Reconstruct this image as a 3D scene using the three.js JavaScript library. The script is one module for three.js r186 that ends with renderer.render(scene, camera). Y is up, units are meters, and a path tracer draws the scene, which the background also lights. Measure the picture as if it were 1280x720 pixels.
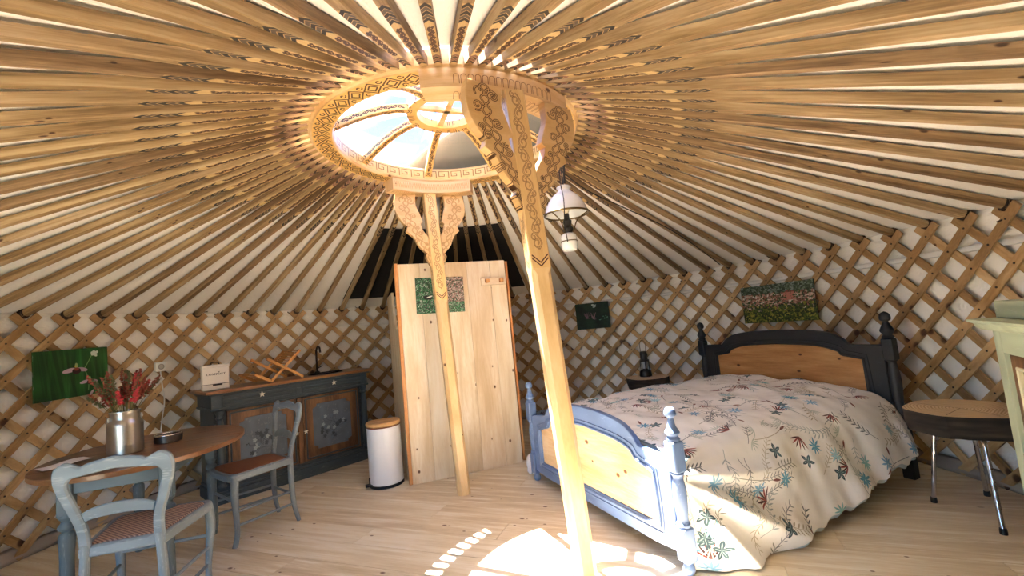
import * as THREE from 'three';
import { Sky } from 'three/addons/objects/Sky.js';
import { RoundedBoxGeometry } from 'three/addons/geometries/RoundedBoxGeometry.js';
import { mergeGeometries, toCreasedNormals, mergeVertices } from 'three/addons/utils/BufferGeometryUtils.js';

// ------------------------------------------------------------------ camera, sky, sun, exposure
const scene = new THREE.Scene();
const camera = new THREE.PerspectiveCamera(67.06, 1280 / 720, 0.02, 200);
camera.position.set(0, 1.2584, 0);
camera.rotation.set(0.0884, 0, -0.0954, 'XYZ');
scene.add(camera);

const SUN = new THREE.Vector3(-0.255, 1, -0.262).normalize();
const sky = new Sky();
sky.name = 'sky';
sky.scale.setScalar(1000);
sky.material.uniforms.sunPosition.value.copy(SUN);
sky.material.uniforms.turbidity.value = 2;
sky.material.uniforms.rayleigh.value = 1.2;
sky.material.uniforms.mieCoefficient.value = 0.0015;
sky.material.uniforms.mieDirectionalG.value = 0.8;
if (sky.material.uniforms.cloudCoverage) sky.material.uniforms.cloudCoverage.value = 0.25;
scene.add(sky);
scene.backgroundIntensity = 0.5;

const sun = new THREE.DirectionalLight(0xfff7f4, 60);
sun.name = 'sun';
sun.position.set(-0.33 + SUN.x * 12, SUN.y * 12, -2.84 + SUN.z * 12);
sun.target.position.set(-0.33, 0, -2.84);
sun.castShadow = true;
sun.shadow.mapSize.set(4096, 4096);
Object.assign(sun.shadow.camera, { left: -6, right: 6, top: 6, bottom: -6, near: 0.5, far: 30 });
scene.add(sun, sun.target);

const renderer = new THREE.WebGLRenderer({ antialias: true });
renderer.toneMapping = THREE.LinearToneMapping;
renderer.toneMappingExposure = 2.2;
renderer.shadowMap.enabled = true;

// ------------------------------------------------------------------ helpers
const V = (x, y, z) => new THREE.Vector3(x, y, z);
const CX = -0.33, CZ = -2.844, RW = 3.2, PI = Math.PI;
function rng(s) { let a = s >>> 0; return () => { a = (a + 0x6D2B79F5) | 0; let t = Math.imul(a ^ (a >>> 15), 1 | a); t = (t + Math.imul(t ^ (t >>> 7), 61 | t)) ^ t; return ((t ^ (t >>> 14)) >>> 0) / 4294967296; }; }
const lerp = (a, b, t) => a + (b - a) * t, clamp = (x, a = 0, b = 1) => Math.min(b, Math.max(a, x));
const sstep = (a, b, x) => { const t = clamp((x - a) / (b - a)); return t * t * (3 - 2 * t); };
const NT = new Float32Array(65536); { const r = rng(77); for (let i = 0; i < 65536; i++) NT[i] = r(); }
function vn(x, y, px = 256, py = 256, s = 0) {
  const xi = Math.floor(x), yi = Math.floor(y); let fx = x - xi, fy = y - yi; fx = fx * fx * (3 - 2 * fx); fy = fy * fy * (3 - 2 * fy);
  const m = (a, p) => ((a % p) + p) % p, x0 = m(xi, px), x1 = m(xi + 1, px), y0 = m(yi, py), y1 = m(yi + 1, py);
  const H = (a, b) => NT[((a * 73 + s * 131) & 255) + (((b * 57 + s * 17 + a * 11) & 255) << 8)];
  return lerp(lerp(H(x0, y0), H(x1, y0), fx), lerp(H(x0, y1), H(x1, y1), fx), fy);
}
const used = {};
function numbered(n) { const k = used[n] = (used[n] ?? -1) + 1; return k ? n + '_' + String(k).padStart(3, '0') : n; }
function tag(o, label, category, group) { o.userData.label = label; o.userData.category = category; if (group) o.userData.group = group; return o; }
function mesh(name, g, m, parent) { const o = new THREE.Mesh(Array.isArray(g) ? merge(g) : g, m); o.name = parent === scene || !parent ? numbered(name) : name; (parent ?? scene).add(o); return o; }
function thing(name, label, category, [x, y, z] = [0, 0, 0], turn = 0, group) { const o = new THREE.Group(); o.name = numbered(name); o.position.set(x, y, z); o.rotation.y = turn; tag(o, label, category, group); scene.add(o); return o; }
function struct(name, g, m) { const o = mesh(name, g, m, scene); o.userData.kind = 'structure'; return o; }
function structGroup(name) { const o = new THREE.Group(); o.name = numbered(name); o.userData.kind = 'structure'; scene.add(o); return o; }
function merge(list) {
  return mergeGeometries(list.map((g) => { const n = g.index ? g.toNonIndexed() : g; for (const k of Object.keys(n.attributes)) if (!['position', 'normal', 'uv'].includes(k)) n.deleteAttribute(k); if (!n.attributes.uv) n.setAttribute('uv', new THREE.BufferAttribute(new Float32Array(n.attributes.position.count * 2), 2)); return n; }));
}
// uv in metres: u along the grain axis
function grain(g, axis = 0, su = 1 / 1.2, sv = 1 / 0.3, ou = 0, ov = 0) {
  if (g.index) g = g.toNonIndexed();
  if (!g.attributes.normal) g.computeVertexNormals();
  const p = g.attributes.position, n = g.attributes.normal, uv = new Float32Array(p.count * 2), o = [0, 1, 2].filter((k) => k !== axis);
  const P = p.array, N = n.array;
  for (let i = 0; i < p.count; i++) {
    const a = P[i * 3 + axis], b = P[i * 3 + o[0]], c = P[i * 3 + o[1]];
    const v = Math.abs(N[i * 3 + o[0]]) > Math.abs(N[i * 3 + o[1]]) ? c : b;
    if (Math.abs(N[i * 3 + axis]) > 0.8) { uv[i * 2] = b * su + ou; uv[i * 2 + 1] = c * sv + ov; } else { uv[i * 2] = a * su + ou; uv[i * 2 + 1] = v * sv + ov; }
  }
  g.setAttribute('uv', new THREE.BufferAttribute(uv, 2)); return g;
}
function box(w, h, d, x = 0, y = 0, z = 0, r = 0.004, ax = 0) { const g = r ? new RoundedBoxGeometry(w, h, d, 1, Math.min(r, w / 2.01, h / 2.01, d / 2.01)) : new THREE.BoxGeometry(w, h, d); g.translate(x, y, z); return grain(g, ax, 1 / 1.2, 1 / 0.3, x * 1.37 + y * 0.7, z * 2.1 + y * 1.7); }
function loft(rings, caps = true, crease = 0.6, vOff = 0) {   // rings: arrays of Vector3, closed
  const n = rings[0].length, pos = [], uv = [], idx = []; let L = 0;
  rings.forEach((r, i) => { if (i) { const c = (q) => q.reduce((a, b) => a.clone().add(b), V(0, 0, 0)).divideScalar(n); L += c(r).distanceTo(c(rings[i - 1])); } for (let j = 0; j <= n; j++) { const p = r[j % n]; pos.push(p.x, p.y, p.z); uv.push(L, j / n + vOff); } });
  for (let i = 0; i < rings.length - 1; i++) for (let j = 0; j < n; j++) { const a = i * (n + 1) + j, b = a + n + 1; idx.push(a, b, a + 1, b, b + 1, a + 1); }
  if (caps) for (const e of [0, rings.length - 1]) { const b = pos.length / 3; for (const p of rings[e]) { pos.push(p.x, p.y, p.z); uv.push(p.x * 0.8, p.z * 3); } for (let j = 1; j < n - 1; j++) e ? idx.push(b, b + j + 1, b + j) : idx.push(b, b + j, b + j + 1); }
  const g = new THREE.BufferGeometry(); g.setAttribute('position', new THREE.Float32BufferAttribute(pos, 3)); g.setAttribute('uv', new THREE.Float32BufferAttribute(uv, 2)); g.setIndex(idx);
  return fixWind(toCreasedNormals(g, crease));
}
function fixWind(g) { // make the faces look outward
  const p = g.attributes.position, c = V(0, 0, 0); for (let i = 0; i < p.count; i++) c.add(V(p.getX(i), p.getY(i), p.getZ(i))); c.divideScalar(p.count);
  let vol = 0; const a = V(), b = V(), d = V(); for (let i = 0; i < p.count; i += 3) { a.fromBufferAttribute(p, i).sub(c); b.fromBufferAttribute(p, i + 1).sub(c); d.fromBufferAttribute(p, i + 2).sub(c); vol += a.dot(b.cross(d)); }
  if (vol < 0) { for (const k of Object.keys(g.attributes)) { const A = g.attributes[k], s = A.itemSize; for (let i = 0; i < p.count; i += 3) for (let q = 0; q < s; q++) { const t = A.array[(i + 1) * s + q]; A.array[(i + 1) * s + q] = A.array[(i + 2) * s + q]; A.array[(i + 2) * s + q] = t; } } const N = g.attributes.normal; for (let i = 0; i < N.array.length; i++) N.array[i] *= -1; }
  return g;
}
function tube(pts, rad, seg = 24, rs = 8, flat = 1) { // tapered tube through points; rad a number or list; flat squashes one side axis
  const c = new THREE.CatmullRomCurve3(pts.map((p) => (Array.isArray(p) ? V(...p) : p)), false, 'centripetal'), fr = c.computeFrenetFrames(seg, false), rings = [];
  for (let i = 0; i <= seg; i++) { const t = i / seg, p = c.getPointAt(t); let r = rad; if (Array.isArray(rad)) { const u = t * (rad.length - 1), k = Math.min(rad.length - 2, Math.floor(u)); r = lerp(rad[k], rad[k + 1], u - k); } const ring = []; for (let j = 0; j < rs; j++) { const a = j / rs * 2 * PI; ring.push(p.clone().addScaledVector(fr.normals[i], Math.cos(a) * r).addScaledVector(fr.binormals[i], Math.sin(a) * r * flat)); } rings.push(ring); }
  return loft(rings, true, 1.2);
}
const rod = (a, b, r, rs = 8) => tube([a, b], r, 1, rs);
function lathe(pts, seg = 20, x = 0, y = 0, z = 0, crease = 0.7) { const g = new THREE.LatheGeometry(pts.map((p) => new THREE.Vector2(...p)), seg); g.translate(x, y, z); return toCreasedNormals(g, crease); }
function smooth(pts, n = 6) { const c = new THREE.SplineCurve(pts.map((p) => new THREE.Vector2(...p))); return c.getPoints(pts.length * n).map((v) => [v.x, v.y]); }
function shapeOf(pts) { const s = new THREE.Shape(); pts.forEach((p, i) => (i ? s.lineTo(p[0], p[1]) : s.moveTo(p[0], p[1]))); s.closePath(); return s; }
function extr(pts, depth, bevel = 0.003, holes = [], ax = 0) { const s = Array.isArray(pts) ? shapeOf(pts) : pts; for (const h of holes) s.holes.push(shapeOf(h)); const g = new THREE.ExtrudeGeometry(s, { depth: Math.max(depth - 2 * bevel, 0.0005), bevelEnabled: bevel > 0, bevelThickness: bevel, bevelSize: bevel, bevelOffset: -bevel, bevelSegments: 1, curveSegments: 8 }); g.translate(0, 0, bevel); return grain(g, ax); }

// ------------------------------------------------------------------ textures
function canvas(w, h) { const c = document.createElement('canvas'); c.width = w; c.height = h; return [c, c.getContext('2d')]; }
const hex = (h) => [(h >> 16) & 255, (h >> 8) & 255, h & 255];
function woodCanvas(w, h, o) {
  const { c1, c2, c3, seed = 1, knots = 3, ks = 9, bands = 10, contrast = 1, long = 3, knotDark = 0.75, fine = 0.14 } = o, [c, x] = canvas(w, h), im = x.createImageData(w, h), d = im.data, r = rng(seed * 991 + 5);
  const A = hex(c1), B = hex(c2), C = hex(c3), K = []; for (let i = 0; i < knots; i++) K.push([r() * w, r() * h, ks * (0.5 + r())]);
  for (let j = 0; j < h; j++) for (let i = 0; i < w; i++) {
    const X = i / w, Y = j / h; let off = 0, kd = 0;
    for (const [kx, ky, s] of K) { let dx = Math.abs(i - kx); dx = Math.min(dx, w - dx); let dy = j - ky; if (dy > h / 2) dy -= h; if (dy < -h / 2) dy += h; const q = Math.hypot(dx / (s * 1.5), dy / s); if (q < 5) { off += (dy > 0 ? 1 : -1) * 0.35 * Math.exp(-q * 0.8); if (q < 1.6) kd = Math.max(kd, 1 - sstep(0.6, 1.6, q)); } }
    const wv = vn(X * long, Y * 3, long, 3, seed) * 0.5, yb = Y * bands + wv * 2 + off * 3;
    const n1 = vn(X * long * 2, yb, long * 2, bands, seed + 1), n2 = vn(X * long * 4, yb * 4, long * 4, bands * 4, seed + 2), f = vn(X * 60, Y * h / 2.2, 60, Math.floor(h / 2.2), seed + 3);
    let t = clamp(0.5 + contrast * ((n1 - 0.5) * 0.9 + (n2 - 0.5) * 0.45 + (f - 0.5) * fine * 2)); const k = (j * w + i) * 4;
    for (let q = 0; q < 3; q++) { let v = t < 0.5 ? lerp(A[q], B[q], t * 2) : lerp(B[q], C[q], t * 2 - 1); v *= 1 - kd * knotDark * [0.75, 0.9, 1][q]; d[k + q] = v; }
    d[k + 3] = 255;
  }
  x.putImageData(im, 0, 0); return [c, x];
}
function tex(c, rx = 1, ry = 1, srgb = true) { const t = new THREE.CanvasTexture(c); t.wrapS = t.wrapT = THREE.RepeatWrapping; t.repeat.set(rx, ry); if (srgb) t.colorSpace = THREE.SRGBColorSpace; t.anisotropy = 8; return t; }
const std = (o) => new THREE.MeshStandardMaterial(o), phy = (o) => new THREE.MeshPhysicalMaterial(o);
const woodMat = (o, rough = 0.55, extra = {}) => std({ map: tex(woodCanvas(o.w ?? 512, o.h ?? 128, o)[0]), roughness: rough, ...extra });
function noiseCanvas(w, h, fn) { const [c, x] = canvas(w, h), im = x.createImageData(w, h); for (let j = 0; j < h; j++) for (let i = 0; i < w; i++) { const v = fn(i / w, j / h), k = (j * w + i) * 4; for (let q = 0; q < 3; q++) im.data[k + q] = Array.isArray(v) ? v[q] : v; im.data[k + 3] = 255; } x.putImageData(im, 0, 0); return c; }
// scroll ornament strokes
function spiral(x, cx, cy, r, a0, dir, turns = 1.4) { x.beginPath(); for (let i = 0; i <= 24; i++) { const t = i / 24, a = a0 + dir * t * turns * 2 * PI, q = r * (1 - 0.78 * t); const X = cx + Math.cos(a) * q, Y = cy + Math.sin(a) * q; i ? x.lineTo(X, Y) : x.moveTo(X, Y); } x.stroke(); }
function vine(x, x0, x1, yc, amp, n, r, sy = 1) { // horizontal vine with curls
  x.beginPath(); for (let i = 0; i <= n * 16; i++) { const t = i / (n * 16), X = lerp(x0, x1, t), Y = yc + Math.sin(t * n * PI) * amp; i ? x.lineTo(X, Y) : x.moveTo(X, Y); } x.stroke();
  for (let k = 0; k < n; k++) { const t = (k + 0.5) / n, s = k % 2 ? -1 : 1, X = lerp(x0, x1, t), Y = yc - s * amp * 0.15; spiral(x, X, Y, r, s > 0 ? PI * 0.5 : -PI * 0.5, s, 1.2); spiral(x, X + (x1 - x0) / n * 0.4, yc - s * amp * 0.9, r * 0.6, 0, -s, 1.1); }
}

// ------------------------------------------------------------------ materials
const PINE = { c1: 0xc99a5c, c2: 0xdcb67c, c3: 0xe8cb98 };
const M = {};
M.floor = [0, 1, 2, 3, 4].map((i) => woodMat({ w: 1024, h: 128, c1: [0xcdb794, 0xd5c19e, 0xc9b390, 0xdac8a8, 0xd2bd9a][i], c2: [0xdecbaa, 0xe2d2b4, 0xdac7a6, 0xe7d9be, 0xdfceb0][i], c3: 0xeee3cf, seed: 11 + i, knots: 3, ks: 3.2, bands: 7, long: 3, knotDark: 0.6 }, 0.5));
M.slat = [0, 1, 2].map((i) => woodMat({ w: 512, h: 64, c1: [0x917046, 0x9e7c50, 0x82643e][i], c2: [0xaf8d60, 0xba986a, 0xa28056][i], c3: [0xc6a67a, 0xceb084, 0xb7966c][i], seed: 21 + i, knots: 3, ks: 5, bands: 3 }, 0.65));
M.pine = woodMat({ w: 1024, h: 256, ...PINE, seed: 31, knots: 4, ks: 7, bands: 8 }, 0.5);
M.paleBoard = [0, 1, 2].map((i) => woodMat({ w: 1024, h: 128, c1: [0xd6bd98, 0xdcc5a2, 0xd0b692][i], c2: [0xe2ccac, 0xe7d4b6, 0xdec8a6][i], c3: 0xeedfc8, seed: 41 + i, knots: 4, ks: 3.2, bands: 4 }, 0.55));
M.redEdge = woodMat({ w: 256, h: 64, c1: 0xb46f3c, c2: 0xc98a52, c3: 0xd8a56c, seed: 45, knots: 1 }, 0.6);
M.table = woodMat({ w: 1024, h: 256, c1: 0x4e3220, c2: 0x6a462c, c3: 0x87603e, seed: 51, knots: 5, ks: 6, bands: 6 }, 0.28);
M.sideTop = woodMat({ w: 1024, h: 256, c1: 0x6d4526, c2: 0x8b5d36, c3: 0xa67648, seed: 53, knots: 4, ks: 6, bands: 6 }, 0.35);
M.stripped = woodMat({ w: 512, h: 128, c1: 0x4c3422, c2: 0x6a4a30, c3: 0x86603e, seed: 55, knots: 2, bands: 6 }, 0.5);
M.bedPanel = woodMat({ w: 1024, h: 256, c1: 0xcaa273, c2: 0xd8b68c, c3: 0xe2c8a4, seed: 57, knots: 4, ks: 7, bands: 7 }, 0.42);
M.headPanel = woodMat({ w: 1024, h: 256, c1: 0xa67340, c2: 0xb98550, c3: 0xc99a66, seed: 58, knots: 4, ks: 7, bands: 8 }, 0.5);
const worn = (base, rub, seed, amt = 0.62) => tex(noiseCanvas(256, 256, (u, v) => { const n = 0.6 * vn(u * 20, v * 20, 20, 20, seed) + 0.4 * vn(u * 70, v * 70, 70, 70, seed + 1), t = sstep(amt, amt + 0.2, n), g = 0.93 + 0.14 * vn(u * 8, v * 8, 8, 8, seed + 2), B = hex(base), C = hex(rub); return [0, 1, 2].map((q) => lerp(B[q] * g, C[q], t)); }));
M.chair = std({ map: worn(0x76828a, 0x8f999e, 61, 0.66), roughness: 0.5 });
M.tableBlue = std({ map: worn(0x55666f, 0x738189, 63, 0.7), roughness: 0.5 });
M.sideBlue = std({ map: worn(0x3a484e, 0x536064, 65, 0.68), roughness: 0.5 });
M.sidePanel = std({ map: worn(0x5b6876, 0x707c86, 66, 0.7), roughness: 0.5 });
M.bedBlue = std({ map: worn(0x5f769e, 0x7b8fb2, 67, 0.72), roughness: 0.38 });
M.bedGroove = std({ color: 0x4d6080, roughness: 0.5 });
M.bedDark = std({ map: worn(0x1f2328, 0x2d3136, 69, 0.72), roughness: 0.5 });
M.green = std({ map: worn(0xb4bfa4, 0xc6cdb8, 71, 0.74), roughness: 0.55 });
M.liner = std({ color: 0xf7f4ee, roughness: 0.95, bumpMap: tex(noiseCanvas(512, 512, (u, v) => 255 * (0.6 * vn(u * 9, v * 7, 9, 7, 73) + 0.3 * vn(u * 26, v * 22, 26, 22, 74) + 0.1 * vn(u * 150, v * 150, 150, 150, 75))), 10, 2, false), bumpScale: 0.02 });
M.felt = std({ color: 0x8c8a86, roughness: 1 });
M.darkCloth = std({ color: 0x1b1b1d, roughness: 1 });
M.rope = std({ color: 0x3a2a1e, roughness: 0.9 });
M.nail = std({ color: 0x2c1f16, roughness: 0.6 });
M.white = std({ color: 0xe9e8e4, roughness: 0.4 });
M.binWhite = std({ color: 0xe4e6ec, roughness: 0.28 });
M.black = std({ color: 0x141416, roughness: 0.4 });
M.chrome = std({ color: 0xd8d8dc, roughness: 0.12, metalness: 1 });
M.alu = std({ color: 0xb4b2ae, roughness: 0.3, metalness: 1, bumpMap: tex(noiseCanvas(256, 256, (u, v) => 255 * vn(u * 14, v * 10, 14, 10, 81)), 1, 1, false), bumpScale: 0.002 });
M.brass = std({ color: 0x6b5a3a, roughness: 0.35, metalness: 1 });
M.milk = phy({ color: 0xf2f3f2, roughness: 0.12, transmission: 0.25, thickness: 0 });
M.pane = phy({ color: 0xffffff, roughness: 0, transmission: 1, thickness: 0, ior: 1.3, side: THREE.DoubleSide });
M.knobWhite = std({ color: 0xe8e2d4, roughness: 0.3 });
M.paper = std({ color: 0xe9e6ee, roughness: 0.6 });
M.cable = std({ color: 0x1d1a18, roughness: 0.6 });

// ------------------------------------------------------------------ ground and floor
struct('ground', (() => { const g = new THREE.CircleGeometry(60, 48); g.rotateX(-PI / 2); g.translate(CX, -0.16, CZ); return g; })(), std({ map: tex(noiseCanvas(256, 256, (u, v) => { const n = vn(u * 30, v * 30, 30, 30, 5) * 0.6 + vn(u * 90, v * 90, 90, 90, 6) * 0.4; return [lerp(110, 165, n), lerp(108, 158, n), lerp(88, 132, n)]; }), 60, 60), roughness: 1 }));
const floor = structGroup('floor');
{
  const sub = new THREE.CylinderGeometry(3.42, 3.42, 0.1, 72); sub.translate(CX, -0.078, CZ); mesh('floor_base', sub, std({ color: 0x6d563c, roughness: 0.9 }), floor);
  const a = -0.367, w = 0.21, r = rng(8), dx = Math.cos(a), dz = -Math.sin(a), nx = -dz, nz = dx, C0 = 3.305; // board direction (dx,dz), across (nx,nz)
  const gs = {};
  for (let k = -17; k <= 16; k++) {
    const off = -C0 + (k + 0.5 + 8) * w - 0.0, ccx = CX * nx + CZ * nz; const s = off - ccx - 8 * w + 0.0, m = Math.max(Math.abs(s - w / 2), Math.abs(s + w / 2)); if (m > 3.35) continue;
    const half = Math.sqrt(3.38 * 3.38 - m * m), tc = CX * dx + CZ * dz; let t = -half, end = half; let first = ((k & 1) ? 1.1 : 2.3) + 0.3 * (k % 3);
    while (t < end - 0.02) {
      let L = Math.min(first, end - t); first = 2.4; if (end - t - L < 0.35) L = end - t;
      const key = L.toFixed(2); let g = new RoundedBoxGeometry(L - 0.0016, 0.024, w - 0.0022, 1, 0.0018); g = grain(g, 0, 1 / 2.0, 1 / 0.22, r() * 3, r());
      const o = mesh('plank', g, M.floor[Math.floor(r() * 5)], floor); const cc = tc + t + L / 2, co = ccx + s;
      o.position.set(cc * dx + co * nx, -0.012, cc * dz + co * nz); o.rotation.y = a; t += L;
    }
  }
}

// ------------------------------------------------------------------ round wall: lining, lattice, cover
const DOOR0 = PI + 0.40, DOOR1 = PI + 0.78; // door opening, angle from the yurt's axis (0 = far, clockwise to the right)
const N = 79, DT = 2 * PI / N, T0 = -1.4859;
const phi = (t) => PI - t;
function arcLathe(profile, t0, t1, seg = 96) { // surface of revolution from angle t0 to t1
  const g = new THREE.LatheGeometry(profile.map((p) => new THREE.Vector2(...p)), seg, phi(t1), t1 - t0); g.translate(CX, 0, CZ); return g;
}
const wall = structGroup('wall_around');
mesh('wall_lining', (() => { const g = arcLathe([[3.245, 0.07], [3.238, 0.1], [3.25, 0.5], [3.244, 1.0], [3.25, 1.45], [3.246, 1.64], [3.256, 1.715], [3.275, 1.715], [3.275, 0.07], [3.245, 0.07]], DOOR1 - 2 * PI, DOOR0, 140); return g; })(), M.liner, wall);
mesh('outer_felt', arcLathe([[3.28, -0.1], [3.28, 1.72], [3.34, 1.72], [3.34, -0.1], [3.28, -0.1]], DOOR1 - 2 * PI, DOOR0, 96), M.felt, wall);
{
  const SL = 1.0, W2 = 0.026, TH = 0.013, y0 = 0.015, y1 = 1.675, yc = 1.6;
  function slat(dir, rr) { // dir +1 leans to the right going up
    const rings = [], n = 7; for (let i = 0; i <= n; i++) { const y = lerp(y0, y1, i / n), th = dir * (y - yc) / (3.2 * SL); const C = (dth, dy, r) => V(Math.sin(th + dth) * r, y + dy, -Math.cos(th + dth) * r); const q = W2 * Math.SQRT1_2; rings.push([C(-q / 3.2, dir * q, rr - TH / 2), C(q / 3.2, -dir * q, rr - TH / 2), C(q / 3.2, -dir * q, rr + TH / 2), C(-q / 3.2, dir * q, rr + TH / 2)]); }
    const g = loft(rings, true, 0.5); const uv = g.attributes.uv; for (let i = 0; i < uv.count; i++) { uv.setX(i, uv.getX(i) / 1.2); } return g;
  }
  const gF = slat(1, 3.19), gB = slat(-1, 3.206), r = rng(9);
  const rot = (o, t) => { o.rotation.y = -t; o.position.set(CX, 0, CZ); };
  const inDoor = (t) => { t = ((t % (2 * PI)) + 2 * PI) % (2 * PI); return t > DOOR0 - 0.01 && t < DOOR1 + 0.01; };
  const riv = [];
  const rg = new THREE.CylinderGeometry(0.006, 0.007, 0.006, 6); rg.rotateX(PI / 2);
  for (let k = 0; k < N; k++) {
    const t = T0 + k * DT;
    const clear = (d) => ![0, 0.5, 1].some((f) => inDoor(t + d * (lerp(y0, y1, f) - yc) / 3.2));
    if (clear(1)) rot(mesh('slat', gF, M.slat[Math.floor(r() * 3)], wall), t);
    if (clear(-1)) rot(mesh('slat', gB, M.slat[Math.floor(r() * 3)], wall), t);
    for (let j = 0; j < 12; j++) { const y = yc - j * DT * 3.2 * SL / 2, tt = t - j * DT / 2; if (y < 0.05 || inDoor(tt)) continue; const g = rg.clone(); g.translate(0, y, -3.182); g.rotateY(-tt); g.translate(CX, 0, CZ); riv.push(g); }
  }
  const rv = mesh('lattice_rivets', merge(riv), M.nail, wall); rv.userData.kind = 'stuff';
  // doubled lattice where two wall sections overlap behind the bed
  for (const [t, d] of [[0.735, 1], [0.66, 1]]) { const o = mesh('slat', gF, M.slat[2], wall); rot(o, t + 0.012); o.scale.set(0.994, 1, 0.994); o.position.set(CX, 0, CZ); }
}
// flat white cable trunking that runs round behind the lattice
struct('trim_1', arcLathe([[3.2155, 1.455], [3.2155, 1.49], [3.243, 1.492], [3.243, 1.453], [3.2155, 1.455]], -0.62, 1.95, 60), M.white);
// door frame behind the camera
{
  const d = structGroup('door_1'); const fm = M.paleBoard[1];
  for (const t of [DOOR0, DOOR1]) { const o = mesh('jamb', box(0.09, 1.86, 0.2, 0, 0.9, 0, 0.006, 1), fm, d); o.position.set(CX + Math.sin(t) * 3.26, 0, CZ - Math.cos(t) * 3.26); o.rotation.y = -t; }
  const tm = (DOOR0 + DOOR1) / 2, len = 2 * 3.26 * Math.sin((DOOR1 - DOOR0) / 2) + 0.1;
  const li = mesh('lintel', box(len, 0.14, 0.2, 0, 1.8, 0, 0.006, 0), fm, d); li.position.set(CX + Math.sin(tm) * 3.22, 0, CZ - Math.cos(tm) * 3.22); li.rotation.y = -tm;
  const th = mesh('threshold', box(len, 0.08, 0.2, 0, 0.03, 0, 0.006, 0), fm, d); th.position.copy(li.position); th.rotation.y = -tm;
}

// ------------------------------------------------------------------ roof: lining, rafters
const ceiling = structGroup('ceiling');
mesh('roof_lining', arcLathe([[3.285, 1.685], [2.6, 1.944], [1.8, 2.245], [1.2, 2.471], [0.985, 2.554], [0.985, 2.60], [2.6, 2.0], [3.36, 1.71], [3.285, 1.685]], 0, 2 * PI, 120), M.liner, ceiling);
mesh('roof_felt', arcLathe([[3.4, 1.715], [0.985, 2.628], [0.985, 2.65], [3.4, 1.74], [3.4, 1.715]], 0, 2 * PI, 96), M.felt, ceiling);
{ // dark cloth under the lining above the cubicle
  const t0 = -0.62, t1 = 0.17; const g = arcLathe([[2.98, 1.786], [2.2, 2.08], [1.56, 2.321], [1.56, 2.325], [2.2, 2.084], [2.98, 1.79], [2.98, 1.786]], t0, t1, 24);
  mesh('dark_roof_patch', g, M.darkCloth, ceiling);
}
const RL = Math.hypot(3.28 - 0.82, 2.58 - 1.655), RA = Math.atan2(2.58 - 1.655, 3.28 - 0.82);
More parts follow.
